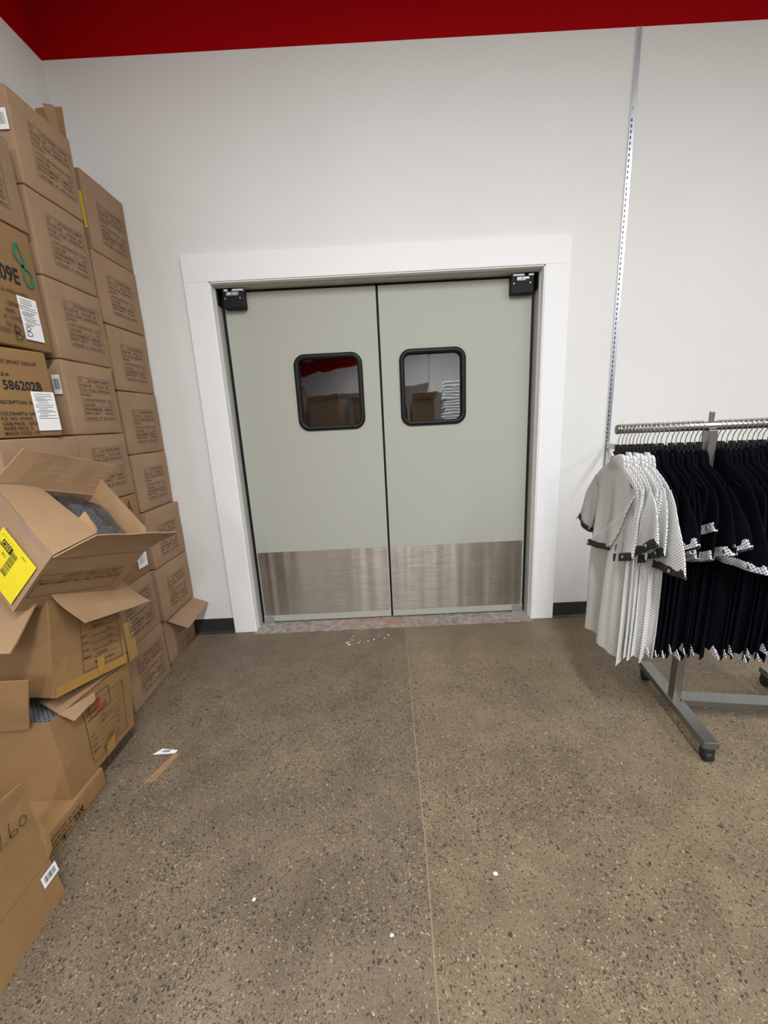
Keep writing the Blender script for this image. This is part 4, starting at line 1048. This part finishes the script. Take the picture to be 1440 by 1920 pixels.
for i, (x, y, r, lb_) in enumerate(((.30, -.03, .012, 'pale mortar crumb below the left kick plate'), (.022, -.035, .014, 'mortar crumb at the foot of the left door jamb'), (.055, -.02, .010, 'small mortar crumb beside the left pivot bracket'), (1.30, -.03, .013, 'pale mortar crumb below the right kick plate'), (1.80, -.03, .012, 'mortar crumb by the right pivot bracket'))):
    lump('mortar_crumb', (x, y, .002), r, 'grime', 120+i, lb_, 'debris', None, .4)
o = slab('tape_scrap', [(1.87, -.91, .0005), (1.885, -.925, .0005), (2.02, -.84, .0005), (2.00, -.825, .0005)], .0006, 'film', None, 6, .001, 67); tag(o, 'scrap of clear tape stuck on the concrete near the rack', 'tape')

# ------------------------------------------------------------------ behind the camera: lamps and shop clutter that the door windows mirror
for i, (x, y, pw, lc) in enumerate(LAMP_SPOTS):
    f = empty('strip_light', (x, y, ZC-.16), R(90), '%s ceiling strip light above the shop floor' % WORDS[i], 'light', 'ceiling strip lights')
    box('housing', (-1.2, -.05, .03), (1.2, .05, .10), 'fixture', f); box('diffuser', (-1.19, -.045, .012), (1.19, .045, .03), 'glow', f)
    for sx in (-.9, .9):
        bm = bmesh.new(); cyl(bm, (sx, 0, .10), (sx, 0, .16), .008, 8); bm_obj('hanging_rod', bm, 'screw', f)
    ld = bpy.data.lights.new('strip_lamp', 'AREA'); ld.shape = 'RECTANGLE'; ld.size = 2.4; ld.size_y = .09; ld.energy = pw*2.2; ld.color = lc
    lo_ = bpy.data.objects.new('strip_lamp', ld); lo_.location = (0, 0, .008); link(lo_, f)
tb = empty('packing_table', (1.2, -5.2, 0), 0, 'packing table behind the camera mirrored in the right window', 'table')
box('table_top', (-.8, -.35, .86), (.8, .35, .90), 'frame', tb, .003)
for sx in (-1, 1):
    for sy in (-1, 1): box('leg', (sx*.75-.02, sy*.3-.02, 0), (sx*.75+.02, sy*.3+.02, .86), 'rack', tb)
def far_carton(x, y, z, dx, dy, dz, rz, label, flap=True):
    d = empty('carton', (x, y, z), rz, label, 'carton', 'cartons behind the camera')
    bm_obj('box_body', closed_body(rect_corners(dx, dy, dz, .01, int(x*100)), (dx, dy, dz), .006, .003, .004, int(x*10)), 'card_dark', d, True)
    if flap: slab('flap', [(-dx/2, dy/2, dz), (dx/2, dy/2, dz), (dx/2, dy/2+.14, dz+.10), (-dx/2, dy/2+.14, dz+.10)], .005, 'card_in', d)
far_carton(1.15, -5.2, .90, .45, .4, .66, .2, 'carton on the packing table mirrored in the right window')
far_carton(1.70, -5.25, .90, .42, .4, .80, -.1, 'taller carton on the packing table behind the camera')
far_carton(-.3, -6.9, 0, .8, .7, 1.0, .1, 'carton on the shop floor mirrored in the left window', False)
far_carton(-.3, -6.9, 1.005, .7, .6, .85, .2, 'carton stacked on another, mirrored in the left window')
far_carton(-1.3, -7.4, 0, .9, .7, 1.15, -.2, 'largest carton on the shop floor far behind the camera', False)
far_carton(-1.3, -7.4, 1.155, .8, .7, .95, -.1, 'carton stacked on the largest one far behind the camera')
far_carton(.6, -7.2, 0, .7, .6, 1.05, .3, 'carton on the shop floor left of the packing table', False)
far_carton(.6, -7.2, 1.055, .6, .5, .75, .25, 'carton stacked on the one left of the packing table')
for k in range(20):
    d = box('tray', (-.21, -.15, 0), (.21, .15, .03), 'paper', None, .006); d.location = (2.30 + .012*math.sin(k*2.1), -5.2, .903+k*.055)
    bm = bmesh.new(); abox(bm, (-.19, -.13, .03), (.19, .13, .0545), .003); c_ = bm_obj('tray_foot', bm, 'frame', d)
    tag(d, '%s white tray from the bottom of the stack behind the camera' % WORDS[k], 'tray', 'stack of white trays')
sd_ = empty('side_counter', (2.30, -5.2, 0), 0, 'small counter behind the camera carrying the white trays', 'counter')
box('counter_top', (-.24, -.3, .86), (.24, .3, .90), 'frame', sd_, .003); box('cabinet', (-.22, -.27, 0), (.22, .27, .86), 'dark_room', sd_)
